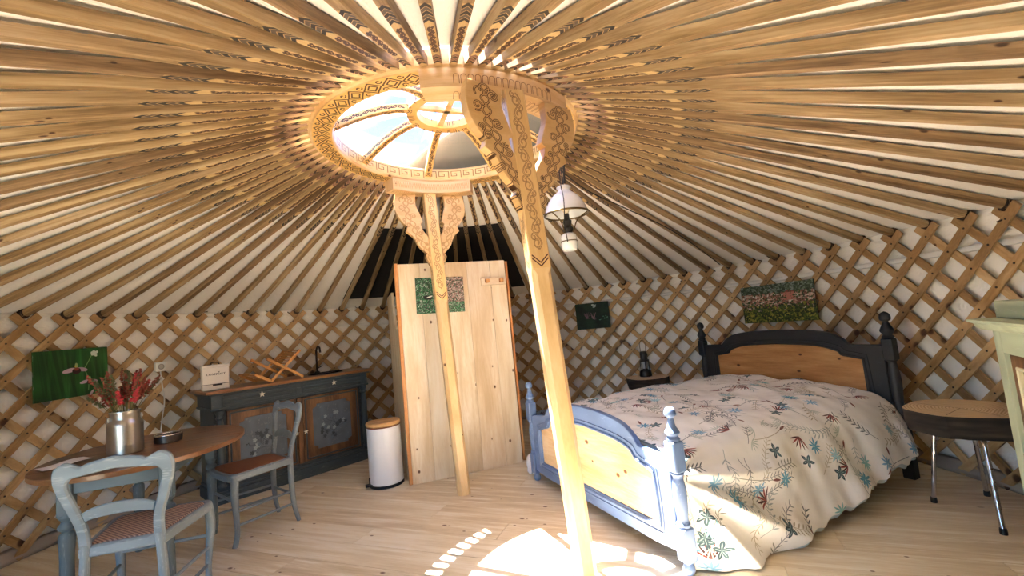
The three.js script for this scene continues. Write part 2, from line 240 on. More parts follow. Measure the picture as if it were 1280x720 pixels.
{
  // section of a rafter: square and painted at the crown, round pole further out
  const n = 12, rings = [], stations = [0, 0.05, 0.3, 0.6, 0.78, 0.86, 0.92, 0.98, 1.06, 1.2, 1.5, 1.9, 2.3, RL];
  for (const s of stations) {
    const rd = 0.5 * sstep(0.74, 1.12, s), hw = lerp(0.019, lerp(0.0215, 0.025, sstep(1.6, RL, s)), rd / 0.5), hh = lerp(0.025, lerp(0.0215, 0.025, sstep(1.6, RL, s)), rd / 0.5), ring = [];
    for (let j = 0; j < n; j++) { // corners at j = 1.5-ish of each side: side points at -1,0,+1
      const side = Math.floor(j / 3), q = [-0.93, 0, 0.93][j % 3], a = (side * 3 + (j % 3) + 0.0) / n * 2 * PI - PI / n * 2;
      const sq = [[q, -1], [1, q], [-q, 1], [-1, -q]][side]; // side 0 = underside
      const an = Math.atan2(sq[1], sq[0]), ci = [Math.cos(an), Math.sin(an)];
      ring.push(V(s, lerp(sq[1], ci[1], rd) * hh, lerp(sq[0], ci[0], rd) * hw));
    }
    rings.push(ring);
  }
  const g = loft(rings, true, 0.55); // uv: x = metres along, y = side/4 (underside 0..0.25)
  const uv = g.attributes.uv; for (let i = 0; i < uv.count; i++) uv.setXY(i, uv.getX(i) / RL, 1 - uv.getY(i));
  const mats = [[0x745a3a, 0x9c805a, 0xb89e78], [0x826844, 0xaa8d64, 0xc2aa84], [0x644c32, 0x8c7050, 0xa88c68], [0x886e4c, 0xb0946e, 0xc8b090]].map(([c1, c2, c3], i) => {
    const W = 2048, H = 256, [c, x] = woodCanvas(W, H, { c1, c2, c3, seed: 91 + i, knots: 7, ks: 6, bands: 8, long: 4, contrast: 1.15 });
    const px = (s) => s / RL * W, fh = H / 4 * 0.667, y0 = 1, yc = fh / 2; // underside = first 2/12.. of the perimeter
    x.fillStyle = 'rgba(226,192,128,0.5)'; x.fillRect(0, 0, px(0.86), fh);
    // three dark chevrons at the outer end
    for (let k = 0; k < 5; k++) { const X = px(0.68 + k * 0.033), w = px(0.027), b = px(0.03); x.fillStyle = k % 2 ? '#57493f' : '#150c0b'; x.beginPath(); x.moveTo(X, 0); x.lineTo(X + b, yc); x.lineTo(X, fh); x.lineTo(X + w, fh); x.lineTo(X + w + b, yc); x.lineTo(X + w, 0); x.closePath(); x.fill(); }
    for (let k = 0; k < 4; k++) { const X = px(0.1 + k * 0.036), w = px(0.03), b = px(0.03); x.fillStyle = k % 2 ? '#7a5648' : '#2a1512'; x.beginPath(); x.moveTo(X, 0); x.lineTo(X + b, yc); x.lineTo(X, fh); x.lineTo(X + w, fh); x.lineTo(X + w + b, yc); x.lineTo(X + w, 0); x.closePath(); x.fill(); }
    x.strokeStyle = '#3c1e0c'; x.lineWidth = 6.5; vine(x, px(0.3), px(0.64), yc, fh * 0.24, 11, fh * 0.25);
    return std({ map: tex(c), roughness: 0.6 });
  });
  const r = rng(12), tieG = mergeGeometries([0, 1, 2].map((i) => { const t = new THREE.TorusGeometry(0.03, 0.0065, 5, 12); t.rotateY(PI / 2 + (i - 1) * 0.25); t.translate(RL - 0.09 + i * 0.012, -0.004, 0); return t; }).concat([(() => { const t = tube([[RL - 0.08, -0.02, 0.02], [RL - 0.06, -0.06, 0.035], [RL - 0.085, -0.1, 0.03]], 0.005, 6, 5); return t; })()].map((g) => mergeVertices(g))).map((g) => { const q = g.index ? g.toNonIndexed() : g; for (const k of Object.keys(q.attributes)) if (!['position', 'normal', 'uv'].includes(k)) q.deleteAttribute(k); return q; }));
  for (let k = 0; k < N; k++) {
    const t = T0 + k * DT + (r() - 0.5) * 0.006, o = mesh('rafter', g, mats[Math.floor(r() * 4)], ceiling);
    // local x -> outward and down
    const b = new THREE.Matrix4().makeBasis(V(Math.sin(t) * Math.cos(RA), -Math.sin(RA), -Math.cos(t) * Math.cos(RA)), V(Math.sin(t) * Math.sin(RA), Math.cos(RA), -Math.cos(t) * Math.sin(RA)), V(Math.cos(t), 0, Math.sin(t)));
    o.quaternion.setFromRotationMatrix(b); o.position.set(CX + Math.sin(t) * 0.82, 2.58, CZ - Math.cos(t) * 0.82);
    if (Math.abs(((t + PI) % (2 * PI)) - PI) < 2.1) { const ti = mesh('tie', tieG, M.rope, o); ti.rotation.x = r() * 6; }
  }
}

// ------------------------------------------------------------------ crown (smoke ring) with glazed dome
{
  const crown = thing('smoke_ring', 'round carved wooden smoke ring in the roof, with painted rim, spokes and glazed dome', 'smoke ring', [CX, 0, CZ]);
  const lat = (pf, seg = 96, t0 = 0, t1 = 2 * PI) => new THREE.LatheGeometry(pf.map((p) => new THREE.Vector2(...p)), seg, phi(t1), t1 - t0);
  const ringW = woodMat({ w: 1024, h: 128, c1: 0xbd9260, c2: 0xd2ac78, c3: 0xe0c498, seed: 101, knots: 3, bands: 5 }, 0.4); ringW.map.repeat.set(4, 1);
  mesh('rim', toCreasedNormals(lat([[0.735, 2.524], [0.728, 2.535], [0.728, 2.625], [0.74, 2.635], [0.86, 2.635], [0.872, 2.62], [0.872, 2.54], [0.856, 2.524], [0.735, 2.524]]), 0.5), ringW, crown);
  { // painted underside
    const [c, x] = woodCanvas(256, 128, { c1: 0xd6a45a, c2: 0xe0b46c, c3: 0xeac688, seed: 103, knots: 0, bands: 3, contrast: 0.5 }); x.strokeStyle = '#4a2a0e'; x.lineWidth = 9; x.lineJoin = 'round';
    for (let k = -1; k < 3; k++) { const X = k * 128 + 64; for (const s of [1, 0.55]) { x.beginPath(); x.moveTo(X - 60 * s, 64); x.lineTo(X - 30 * s, 64 - 26 * s); x.lineTo(X, 64 - 54 * s); x.lineTo(X + 30 * s, 64 - 26 * s); x.lineTo(X + 60 * s, 64); x.lineTo(X + 30 * s, 64 + 26 * s); x.lineTo(X, 64 + 54 * s); x.lineTo(X - 30 * s, 64 + 26 * s); x.closePath(); x.stroke(); } x.lineWidth = 8; spiral(x, X - 64, 22, 20, 0, 1, 1.0); spiral(x, X - 64, 106, 20, 0, -1, 1.0); x.lineWidth = 9; }
    mesh('painted_border', lat([[0.738, 2.5225], [0.848, 2.5225]]), std({ map: tex(c, 22, 1), roughness: 0.45, side: THREE.DoubleSide }), crown);
    const [c2, x2] = woodCanvas(256, 128, { c1: 0xd2a462, c2: 0xdcb274, c3: 0xe6c48e, seed: 104, knots: 0, bands: 3, contrast: 0.5 }); x2.strokeStyle = '#74501f'; x2.lineWidth = 8;
    for (const X of [10, 138]) { x2.beginPath(); for (const [i, [a, b]] of [[0, 110], [0, 20], [100, 20], [100, 85], [45, 85], [45, 55], [70, 55]].entries()) i ? x2.lineTo(X + a, b) : x2.moveTo(X + a, b); x2.stroke(); }
    mesh('meander_band', lat([[0.7265, 2.54], [0.7265, 2.62]]), std({ map: tex(c2, 22, 1), roughness: 0.45, side: THREE.DoubleSide }), crown);
  }
  const [sc, sx] = woodCanvas(512, 64, { c1: 0xc89650, c2: 0xd8aa66, c3: 0xe6c286, seed: 106, knots: 0, bands: 3, contrast: 0.5 }); sx.strokeStyle = '#34180a'; sx.lineWidth = 6.5; vine(sx, 60, 450, 32, 12, 9, 12); for (const X of [470, 488, 18, 36]) { sx.beginPath(); sx.moveTo(X, 6); sx.lineTo(X + 14, 32); sx.lineTo(X, 58); sx.stroke(); }
  const spokeM = std({ map: tex(sc), roughness: 0.45 });
  const prof = (f) => [lerp(0.735, 0.235, f), 2.575 + 0.175 * Math.sin(f * PI / 2)];
  for (let k = 0; k < 8; k++) {
    const rings = []; for (let i = 0; i <= 8; i++) { const [rr, y] = prof(i / 8); const w = 0.026, h = 0.02; rings.push([V(rr, y - h, -w), V(rr, y - h, w), V(rr + 0.008, y + h, w), V(rr + 0.008, y + h, -w)]); }
    const g = loft(rings, true, 0.5), uv = g.attributes.uv; for (let i = 0; i < uv.count; i++) uv.setXY(i, uv.getX(i) / 0.55, uv.getY(i) * 4);
    const o = mesh('spoke', g, spokeM, crown); o.rotation.y = PI / 2 - (-22.5 + 45 * k) * PI / 180;
  }
  mesh('hub_ring', toCreasedNormals(lat([[0.2, 2.735], [0.2, 2.79], [0.26, 2.785], [0.268, 2.73], [0.2, 2.735]], 48), 0.5), spokeM.clone(), crown).material.map = tex(sc, 4, 1);
  for (const a of [22.5, 112.5]) { const o = mesh('hub_bar', box(0.41, 0.03, 0.04, 0, 2.765, 0, 0.003), ringW, crown); o.rotation.y = a * PI / 180; }
  // glazing, pane by pane
  const dome = (f) => [lerp(1.01, 0.25, f), 2.652 + 0.153 * Math.sin(f * PI / 2)];
  for (let k = 0; k < 8; k++) { const a = (-22.5 + 45 * k) * PI / 180; const pf = []; for (let i = 0; i <= 6; i++) pf.push(dome(i / 6)); mesh('pane', lat(pf, 8, a + 0.01, a + PI / 4 - 0.01), M.pane, crown); }
  mesh('pane', lat([[0.25, 2.805], [0.13, 2.83], [0.001, 2.838]], 32), M.pane, crown);
  // felt flap over the far side of the dome
  const fy = (r) => 2.68 + 0.153 * Math.sin(clamp((1.01 - r) / 0.76, -0.3, 1) * PI / 2), pos = [], idx = [], NA = 40, NB = 24, D0 = 0.356, RM = 1.1;
  for (let j = 0; j <= NB; j++) for (let i = 0; i <= NA; i++) { // strips parallel to the straight edge of the flap
    const b = lerp(D0, RM, j / NB), h = Math.sqrt(Math.max(0, RM * RM - b * b)), a = lerp(-h, h, i / NA), x = 0.81 * a + 0.586 * b, z = 0.586 * a - 0.81 * b, r = Math.hypot(x, z); pos.push(x, fy(r) + 0.006 * vn(x * 9 + 40, z * 9 + 40), z);
  }
  const top = pos.length / 3; for (let k = 0; k < top; k++) pos.push(pos[k * 3], pos[k * 3 + 1] + 0.014, pos[k * 3 + 2]);
  for (let j = 0; j < NB; j++) for (let i = 0; i < NA; i++) { const q = j * (NA + 1) + i, w = q + NA + 1; idx.push(q, q + 1, w, w, q + 1, w + 1, top + q, top + w, top + q + 1, top + w, top + w + 1, top + q + 1); }
  for (let i = 0; i < NA; i++) idx.push(i, top + i, i + 1, i + 1, top + i, top + i + 1);
  const fg = new THREE.BufferGeometry(); fg.setAttribute('position', new THREE.Float32BufferAttribute(pos, 3)); fg.setIndex(idx); fg.computeVertexNormals();
  const fm = M.felt.clone(); fm.side = THREE.DoubleSide; const flap = tag(mesh('felt_flap', fg, fm, scene), 'grey felt flap pulled over part of the glazed smoke ring', 'felt flap'); flap.position.set(CX, 0, CZ);
}

// ------------------------------------------------------------------ the two crown posts
{
  const face = (seed, dark, lw) => { // ornament for brackets: x -0.32..0.32, y -0.72..0
    const [c, x] = woodCanvas(512, 576, { c1: 0xbf9862, c2: 0xcfaa76, c3: 0xdabc90, seed, knots: 1, bands: 14, contrast: 0.6 }); x.strokeStyle = dark; x.lineWidth = lw; x.lineCap = 'round';
    const P = (a, b) => [(a + 0.32) / 0.64 * 512, -b / 0.72 * 576];
    for (const [col, w] of [[dark, lw * 2.4], ['#cda976', lw * 0.9]]) { // engraved double lines
      x.strokeStyle = col; x.lineWidth = w;
      for (const s of [-1, 1]) {
        const path = [[0.205, -0.06], [0.2, -0.12], [0.195, -0.19], [0.16, -0.26], [0.15, -0.33], [0.105, -0.4], [0.085, -0.47], [0.05, -0.54], [0.045, -0.6]], sm = smooth(path, 8);
        for (const ph of [0, PI]) { x.beginPath(); sm.forEach(([a, b], i) => { const [X, Y] = P(s * (a + 0.02 * Math.sin(i * 0.42 + ph)), b); i ? x.lineTo(X, Y) : x.moveTo(X, Y); }); x.stroke(); }
        path.forEach(([a, b], i) => { const R = lerp(24, 12, i / 8), q = i % 2 ? 1 : -1; const [X, Y] = P(s * (a + q * 0.042), b); spiral(x, X, Y, R, i * 1.3, q * s, 1.2); if (i > 1 && i < 7) { const [X2, Y2] = P(s * (a - q * 0.035), b - 0.03); spiral(x, X2, Y2, R * 0.65, i, -q * s, 1.1); } });
        for (const k of [0, 1, 2]) { const [X, Y] = P(s * 0.205, -0.05); x.beginPath(); x.arc(X + (k - 1) * 20, Y - (k === 1 ? 16 : 0), 18, PI * 0.8, PI * 2.2); x.stroke(); }
      }
    }
    return std({ map: tex(c), roughness: 0.42 });
  };
  function post(name, label, base, top, ang, faceM, shaftM, edgeM, wide = 1, shift = 0, twist = 0) {
    const g = thing(name, label, 'roof post', [base[0], 0, base[1]], -ang, 'crown posts'); // local x tangent to the crown, local -z outward
    const c = Math.cos(ang), s = Math.sin(ang), dx = top[0] - base[0], dz = top[1] - base[1], tx = dx * c + dz * s, tz = -dx * s + dz * c; // into the local frame
    const yT = 2.425, ax = (y) => [tx * y / yT, tz * y / yT];
    // shaft: square above, chamfered then rounded below
    const rings = [], st = [0, 0.02, 0.5, 1.0, 1.35, 1.5, 1.53, 1.6, 1.9, 2.2, yT];
    for (const y of st) { const ch = y > 1.51 ? 0.006 : 0.022, h = (y > 1.51 ? 0.05 : 0.05) * (y < 0.03 ? 0.97 : 1), [x, z] = ax(y); rings.push([[-h + ch, -h], [h - ch, -h], [h, -h + ch], [h, h - ch], [h - ch, h], [-h + ch, h], [-h, h - ch], [-h, -h + ch]].map(([a, b]) => V(x + a * Math.cos(twist) - b * Math.sin(twist), y, z + a * Math.sin(twist) + b * Math.cos(twist)))); }
    const lo = loft(rings.slice(0, 7), true, 0.4), hi = loft(rings.slice(6), true, 0.4); const lu = lo.attributes.uv; for (let i = 0; i < lu.count; i++) lu.setXY(i, lu.getX(i) / 1.2, lu.getY(i) * 1.33);
    mesh('pole', lo, edgeM, g);
    const hu = hi.attributes.uv, hp = hi.attributes.position; for (let i = 0; i < hu.count; i++) hu.setXY(i, hu.getX(i) / 0.9, Math.ceil(hu.getY(i) * 4 - 1e-4));
    mesh('carved_shaft', hi, shaftM, g);
    // brackets
    const outer = smooth([[0.28, 0], [0.294, -0.08], [0.284, -0.17], [0.24, -0.25], [0.208, -0.275]], 5).concat(smooth([[0.222, -0.318], [0.17, -0.365], [0.13, -0.445], [0.075, -0.505]], 5), smooth([[0.088, -0.535], [0.06, -0.6], [0.03, -0.67]], 5)), inner = smooth([[0.03, -0.42], [0.045, -0.37], [0.085, -0.31], [0.098, -0.255]], 4).concat(smooth([[0.078, -0.235], [0.098, -0.17], [0.122, -0.09], [0.115, 0]], 5));
    for (const sd of [-1, 1]) {
      const pts = outer.concat([[0.02, -0.67]], inner).map(([a, b]) => [a * sd, b]); if (sd < 0) pts.reverse();
      const b = new THREE.ExtrudeGeometry(shapeOf(pts), { depth: 0.044, bevelEnabled: true, bevelThickness: 0.003, bevelSize: 0.003, bevelOffset: -0.003, bevelSegments: 1 }); b.translate(0, 0, -0.022);
      const p = b.attributes.position, uv = b.attributes.uv; for (let i = 0; i < p.count; i++) { uv.setXY(i, (p.getX(i) + 0.32) / 0.64, 1 + p.getY(i) / 0.72); const [x, z] = ax(yT + p.getY(i)); p.setXYZ(i, p.getX(i) * wide + shift * (1 + p.getY(i) / 0.67) + x, p.getY(i) + yT, p.getZ(i) + z); }
      mesh('bracket', b, faceM, g);
    }
    return g;
  }
  const shaftTex = (seed, c1, c2, c3, dark) => { const [c, x] = woodCanvas(1024, 128, { c1, c2, c3, seed, knots: 0, bands: 4, contrast: 0.5 }); for (const [cc, w] of [[dark, 8], ['#cda976', 3]]) { x.strokeStyle = cc; x.lineWidth = w; vine(x, 100, 1000, 64, 26, 11, 34); } x.lineWidth = 7; x.strokeStyle = '#3a1012'; for (const X of [10, 30]) { x.beginPath(); x.moveTo(X + 44, 4); x.lineTo(X, 64); x.lineTo(X + 44, 124); x.stroke(); } return std({ map: tex(c), roughness: 0.42 }); };
  const poleW = woodMat({ w: 1024, h: 128, c1: 0xbd9a68, c2: 0xcdad7e, c3: 0xd9be96, seed: 111, knots: 2, ks: 5, bands: 3, contrast: 0.7 }, 0.38);
  const rel = (x, z) => [CX + x, CZ + z];
  post('crown_post', 'carved golden crown post with scrolled brackets, standing beside the foot of the bed', rel(0.556, 0.626), rel(0.423, 0.735), 143 * PI / 180, face(113, '#3e220a', 3.4), shaftTex(114, 0xba935e, 0xc8a36e, 0xd4b486, '#4a2a10'), poleW, 1.19, -0.055, 0.4);
  post('crown_post', 'carved pale crown post with scrolled brackets, standing in front of the pine cubicle', rel(-0.197, -0.68), rel(-0.297, -0.74), -22 * PI / 180, face(115, '#8a6430', 2.6), shaftTex(116, 0xd2a868, 0xdeb87c, 0xe8ca98, '#7a5424'), poleW);
  // curved beams that carry the rim
  const beamTex = (seed, mode) => { const [c, x] = woodCanvas(1024, 128, { c1: 0xbf9664, c2: 0xd0ab7a, c3: 0xdec09a, seed, knots: 1, bands: 4, contrast: 0.6 }); x.strokeStyle = '#70481e'; x.lineWidth = 4; if (mode) for (let k = 0; k < 16; k++) { const X = 190 + k * 42; x.beginPath(); x.moveTo(X, 20); x.lineTo(X, 70); x.arc(X + 16, 70, 16, PI, 0, true); x.lineTo(X + 32, 20); x.stroke(); } else { x.strokeStyle = '#b4874c'; for (let k = 0; k < 40; k++) { x.beginPath(); x.moveTo(30 + k * 24, 30); x.lineTo(42 + k * 24, 90); x.lineTo(54 + k * 24, 30); x.stroke(); } } return std({ map: tex(c), roughness: 0.38 }); };
  const beam = (a, half, m, label, r0, r1) => { const rings = []; for (let i = 0; i <= 16; i++) { const t = (a + lerp(-half, half, i / 16)) * PI / 180, C = (r, y) => V(CX + Math.sin(t) * r, y, CZ - Math.cos(t) * r); rings.push([C(r0, 2.424), C(r0, 2.519), C(r1, 2.519), C(r1, 2.424)]); } const g = loft(rings, true, 0.4), uv = g.attributes.uv, L = 2 * half * PI / 180 * 0.79; for (let i = 0; i < uv.count; i++) uv.setXY(i, uv.getX(i) / L, uv.getY(i) * 4); return tag(mesh('crown_beam', g, m, scene), label, 'beam', 'crown beams'); };
  beam(152, 29, beamTex(117, 1), 'curved beam with carved scallops on top of the crown post by the bed', 0.735, 0.875);
  beam(-21, 26, beamTex(118, 0), 'curved beam on top of the crown post in front of the cubicle', 0.72, 0.84);
}

// ------------------------------------------------------------------ pine cubicle (partition)
{
  const A = [-1.02, -3.82], d = [0.93979, -0.34174], W = 1.055, H = 1.905, turn = Math.atan2(-d[1], d[0]); // local x along the front, local +z to the room
  const cub = thing('pine_cubicle', 'tall pale pine board cubicle standing free in the room, with a flat top', 'cubicle', [A[0], 0, A[1]], turn);
  const front = new THREE.Group(); front.name = 'front_panel'; cub.add(front);
  const ws = [0.19, 0.235, 0.2, 0.225, 0.155]; let x = 0.025; const r = rng(14);
  ws.forEach((w, i) => { let g = box(w - 0.0015, H, 0.024, 0, H / 2, 0, 0.002, 1); g = grain(g, 1, 1 / 1.9, 1 / 0.24, r() * 3, r()); const o = mesh('board', g, M.paleBoard[i % 3], front); o.position.set(x + w / 2, 0, -0.012); x += w; });
  mesh('corner_post', box(0.03, H + 0.008, 0.045, 0.009, (H + 0.008) / 2, -0.024, 0.003, 1), M.redEdge, cub);
  mesh('corner_post', box(0.02, H - 0.02, 0.05, W - 0.004, H / 2, -0.03, 0.003, 1), M.redEdge, cub);
  // left side with a scooped top edge near the front
  const sp = [[0.03, 0], [1.25, 0], [1.25, 1.72], [0.62, 1.72]].concat(smooth([[0.6, 1.7], [0.52, 1.5], [0.38, 1.36], [0.2, 1.34], [0.03, 1.36]], 5));
  let sg = extr(sp, 0.024, 0.002, [], 1); sg.rotateY(PI / 2); const sm = mesh('side_panel', sg, M.paleBoard[2], cub); sm.position.set(0, 0, 0);
  const rp = box(0.024, H, 1.2, W - 0.014, H / 2, -0.65, 0.002, 1); mesh('side_panel', rp, M.paleBoard[0], cub);
  // coat rail
  const rail = tag(thing('coat_rail', 'short pine coat rail with two square pegs, fixed high on the pine cubicle', 'coat rail', [A[0], 0, A[1]], turn), 'short pine coat rail with two square pegs, fixed high on the pine cubicle', 'coat rail');
  mesh('rail_board', box(0.25, 0.07, 0.02, 0.9, 1.705, 0.011, 0.003), M.paleBoard[0], rail);
  for (const px of [0.83, 0.97]) mesh('peg', box(0.034, 0.034, 0.05, px, 1.708, 0.045, 0.005), M.redEdge, rail);
  // print on the cubicle, of a small dark and white bird among blossom and leaves
  const [c, q] = canvas(512, 384), rr = rng(15); q.fillStyle = '#2b4a35'; q.fillRect(0, 0, 512, 384);
  for (let i = 0; i < 5200; i++) { const X = rr() * 512, Y = rr() * 384, right = X > 230 + 60 * rr() && Y < 270; const cs = right ? ['#c9a0a0', '#e8d2cf', '#6b3a40', '#f1e6e2', '#8a5a58', '#b7837f'] : ['#1f7a45', '#2fa860', '#10301f', '#dfe8df', '#4a4640', '#123a24', '#86b596']; q.strokeStyle = cs[Math.floor(rr() * cs.length)]; q.lineWidth = 1 + rr() * 3; q.beginPath(); q.moveTo(X, Y); q.lineTo(X + (rr() - 0.5) * 36, Y + (rr() - 0.5) * 30); q.stroke(); }
  q.fillStyle = '#15181a'; q.beginPath(); q.ellipse(120, 215, 46, 22, 0.15, 0, 7); q.fill(); q.fillStyle = '#efefe8'; q.beginPath(); q.ellipse(140, 208, 34, 8, -0.3, 0, 7); q.fill();
  const pr = tag(mesh('nature_print', grain(new THREE.BoxGeometry(0.44, 0.325, 0.006)), M.paleBoard[0], scene), 'green and pink nature photo print pinned on the pine cubicle', 'picture');
  const uvg = new THREE.BoxGeometry(0.44, 0.325, 0.006); pr.geometry = uvg; pr.material = std({ map: tex(c), roughness: 0.5 });
  pr.position.set(A[0] + d[0] * 0.385 + 0.34174 * 0.004, 1.607, A[1] + d[1] * 0.385 + 0.93979 * 0.004); pr.rotation.set(0, turn, -0.02, 'YXZ');
}

// ------------------------------------------------------------------ bed
{
  const Mx = 0.3895, Mz = -2.935, turn = Math.atan2(-0.9114, 0.4115);
  const bed = thing('double_bed', 'blue painted double bed with pine foot panel and dark arched headboard', 'bed', [Mx, 0, Mz], turn); // local x across, foot at z=0, head at z=-2
  const xB = 0.8;
  function turned(list, x, z, m, parent, name) { return mesh(name, list, m, parent); }
  function bedPost(x, z, m, name, head) {
    const k = head ? 1 : 0, y = (v) => v; const parts = [];
    if (!head) {
      parts.push(lathe(smooth([[0.001, 0], [0.02, 0.002], [0.03, 0.025], [0.02, 0.05], [0.016, 0.06]], 4), 14, x, 0, z));
      parts.push(box(0.07, 0.16, 0.07, x, 0.14, z, 0.01, 1));
      parts.push(lathe(smooth([[0.03, 0.22], [0.034, 0.235], [0.026, 0.25], [0.03, 0.3], [0.033, 0.36], [0.03, 0.42], [0.024, 0.455], [0.034, 0.47], [0.03, 0.48]], 5), 16, x, 0, z));
      parts.push(box(0.07, 0.15, 0.07, x, 0.553, z, 0.01, 1));
      parts.push(lathe(smooth([[0.022, 0.62], [0.034, 0.635], [0.024, 0.65], [0.036, 0.665], [0.03, 0.68], [0.02, 0.7], [0.016, 0.725], [0.014, 0.738], [0.026, 0.748], [0.028, 0.765], [0.02, 0.785], [0.001, 0.792]], 5), 16, x, 0, z));
    } else {
      parts.push(box(0.07, 0.42, 0.07, x, 0.21, z, 0.01, 1));
      parts.push(lathe(smooth([[0.03, 0.42], [0.034, 0.44], [0.024, 0.47], [0.03, 0.55], [0.034, 0.64], [0.028, 0.72], [0.024, 0.77], [0.034, 0.785], [0.03, 0.79]], 5), 16, x, 0, z));
      parts.push(box(0.07, 0.15, 0.07, x, 0.86, z, 0.01, 1));
      parts.push(lathe(smooth([[0.022, 0.93], [0.036, 0.945], [0.026, 0.96], [0.04, 0.985], [0.032, 1.01], [0.02, 1.035], [0.016, 1.05], [0.03, 1.062], [0.032, 1.085], [0.022, 1.108], [0.001, 1.12]], 5), 16, x, 0, z));
    }
    return mesh(name, parts, m, bed);
  }
  const mirror = (h) => h.concat(h.slice().reverse().map(([a, b]) => [-a, b])); // from right end to centre
  function board(name, top, panelTop, yb, pb, z, mBlue, mPanel, mGroove, px) {
    const g = new THREE.Group(); g.name = name; bed.add(g);
    const up = mirror(smooth(top, 5)), hole = mirror(smooth(panelTop, 5)).concat([[-px, pb], [px, pb]]);
    const o = up.concat([[-0.765, yb + 0.015], [-0.6, yb], [0.6, yb], [0.765, yb + 0.015]]);
    const f = extr(o, 0.034, 0.004, [hole.slice()]); f.translate(0, 0, z - 0.017); mesh('frame', f, mBlue, g);
    const pn = extr(hole, 0.014, 0.002); pn.translate(0, 0, z - 0.007); mesh('panel', pn, mPanel, g);
    // moulding round the panel, front side, and an outer bead
    const off = (k) => { const cy = 0.5 * (pb + panelTop[panelTop.length - 1][1]); return hole.map(([a, b]) => [a + Math.sign(a) * k * (Math.abs(a) > 0.02 ? 1 : Math.abs(a) / 0.02), b + (b > cy ? k : -k)]); };
    for (const [k, hgt, rad, nm] of [[0.012, 0.019, 0.0085, 'moulding'], [0.036, 0.0175, 0.0045, 'bead']]) { const c = off(k).map(([a, b]) => V(a, b, z + hgt)); const cv = new THREE.CatmullRomCurve3(c, true, 'catmullrom', 0.05); mesh(nm, new THREE.TubeGeometry(cv, 150, rad, 6, true), nm === 'bead' ? mGroove : mBlue, g); }
    return g;
  }
  // foot board
  board('footboard', [[0.768, 0.52], [0.68, 0.54], [0.6, 0.548], [0.54, 0.555], [0.5, 0.6], [0.4, 0.655], [0.2, 0.685], [0.0, 0.692]], [[0.635, 0.425], [0.58, 0.447], [0.53, 0.458], [0.49, 0.475], [0.455, 0.512], [0.3, 0.545], [0.0, 0.565]], 0.075, 0.18, 0, M.bedBlue, M.bedPanel, M.bedBlue, 0.635);
  bedPost(-xB, 0, M.bedBlue, 'foot_post'); bedPost(xB, 0, M.bedBlue, 'foot_post');
  // head board
  board('headboard', [[0.768, 0.89], [0.65, 0.893], [0.56, 0.897], [0.51, 0.94], [0.42, 0.985], [0.25, 1.01], [0.0, 1.018]], [[0.625, 0.785], [0.55, 0.8], [0.49, 0.812], [0.455, 0.845], [0.3, 0.882], [0.0, 0.897]], 0.3, 0.5, -2.0, M.bedDark, M.headPanel, M.bedDark, 0.625);
  bedPost(-xB, -2.0, M.bedDark, 'head_post', 1); bedPost(xB, -2.0, M.bedDark, 'head_post', 1);
  for (const s of [-1, 1]) mesh('side_rail', box(0.03, 0.16, 1.95, s * 0.77, 0.2, -1.0, 0.006, 2), M.bedBlue, bed);
  const mat = tag(mesh('mattress', new RoundedBoxGeometry(1.48, 0.2, 1.88, 3, 0.05), std({ color: 0xe6e2da, roughness: 0.9 }), scene), 'thick pale mattress lying in the blue double bed under the duvet', 'mattress');
  const loc = (x, y, z) => V(Mx + x * 0.4115 + z * -0.9114, y, Mz + x * 0.9114 + z * 0.4115);
  mat.position.copy(loc(0, 0.42, -1.0)); mat.rotation.y = turn;

  // duvet
  const [c, q] = canvas(2048, 2048), r = rng(16); q.fillStyle = '#f3f1ee'; q.fillRect(0, 0, 2048, 2048);
  const leaf = (x, y, a, L, w, col) => { q.save(); q.translate(x, y); q.rotate(a); q.fillStyle = col; q.beginPath(); q.moveTo(0, 0); q.quadraticCurveTo(L * 0.5, -w, L, 0); q.quadraticCurveTo(L * 0.5, w, 0, 0); q.fill(); q.restore(); };
  const P = 800; // px per metre
  for (let k = 0; k < 300; k++) { // stems with feathered leaves
    let x = r() * 2048, y = r() * 2048, a = r() * 6.28, bend = (r() - 0.5) * 0.12; const col = ['#6a7078', '#8a8c84', '#9fabb0', '#555d64', '#b3aa96'][Math.floor(r() * 5)], n = 9 + Math.floor(r() * 12), lw = 1.6 + r() * 1.4; q.strokeStyle = col; q.lineWidth = lw; q.beginPath(); q.moveTo(x, y); const pts = []; for (let i = 0; i < n; i++) { a += bend; x += Math.cos(a) * 11; y += Math.sin(a) * 11; q.lineTo(x, y); pts.push([x, y, a]); } q.stroke();
    const kind = r(); if (kind < 0.75) pts.forEach(([X, Y, A2], i) => { if (i > 1 && i % 2) for (const s of [-1, 1]) leaf(X, Y, A2 + s * 0.8, kind < 0.4 ? 26 : 30, kind < 0.4 ? 3 : 5.5, col); });
    else leaf(x, y, a, 46, 12, '#7a4a44');
  }
  for (let k = 0; k < 230; k++) { const x = r() * 2048, y = r() * 2048, a = r() * 6.28, kind = r(); if (kind < 0.34) { const col = ['#7fb0cf', '#a5d2de', '#5f9fc0', '#8cc3c8'][Math.floor(r() * 4)]; for (let i = 0; i < 9; i++) leaf(x, y, a + i * 0.7, 30 + r() * 14, 9, col); leaf(x, y, a, 12, 6, '#d8e4e4'); } else if (kind < 0.6) { for (let i = 0; i < 5; i++) { leaf(x, y, a + i * 1.25, 34, 15, ['#39505a', '#2f4550', '#45606a'][i % 3]); leaf(x, y, a + i * 1.25, 26, 4, '#8fa6a8'); } } else if (kind < 0.78) { for (let i = 0; i < 6; i++) leaf(x, y, a + (i - 2.5) * 0.38, 60, 7, i % 2 ? '#8c3a38' : '#4a2a2e'); } else { for (let i = 0; i < 6; i++) leaf(x, y, a + (i - 2.5) * 0.5, 42, 5, '#b9c4bd'); } }
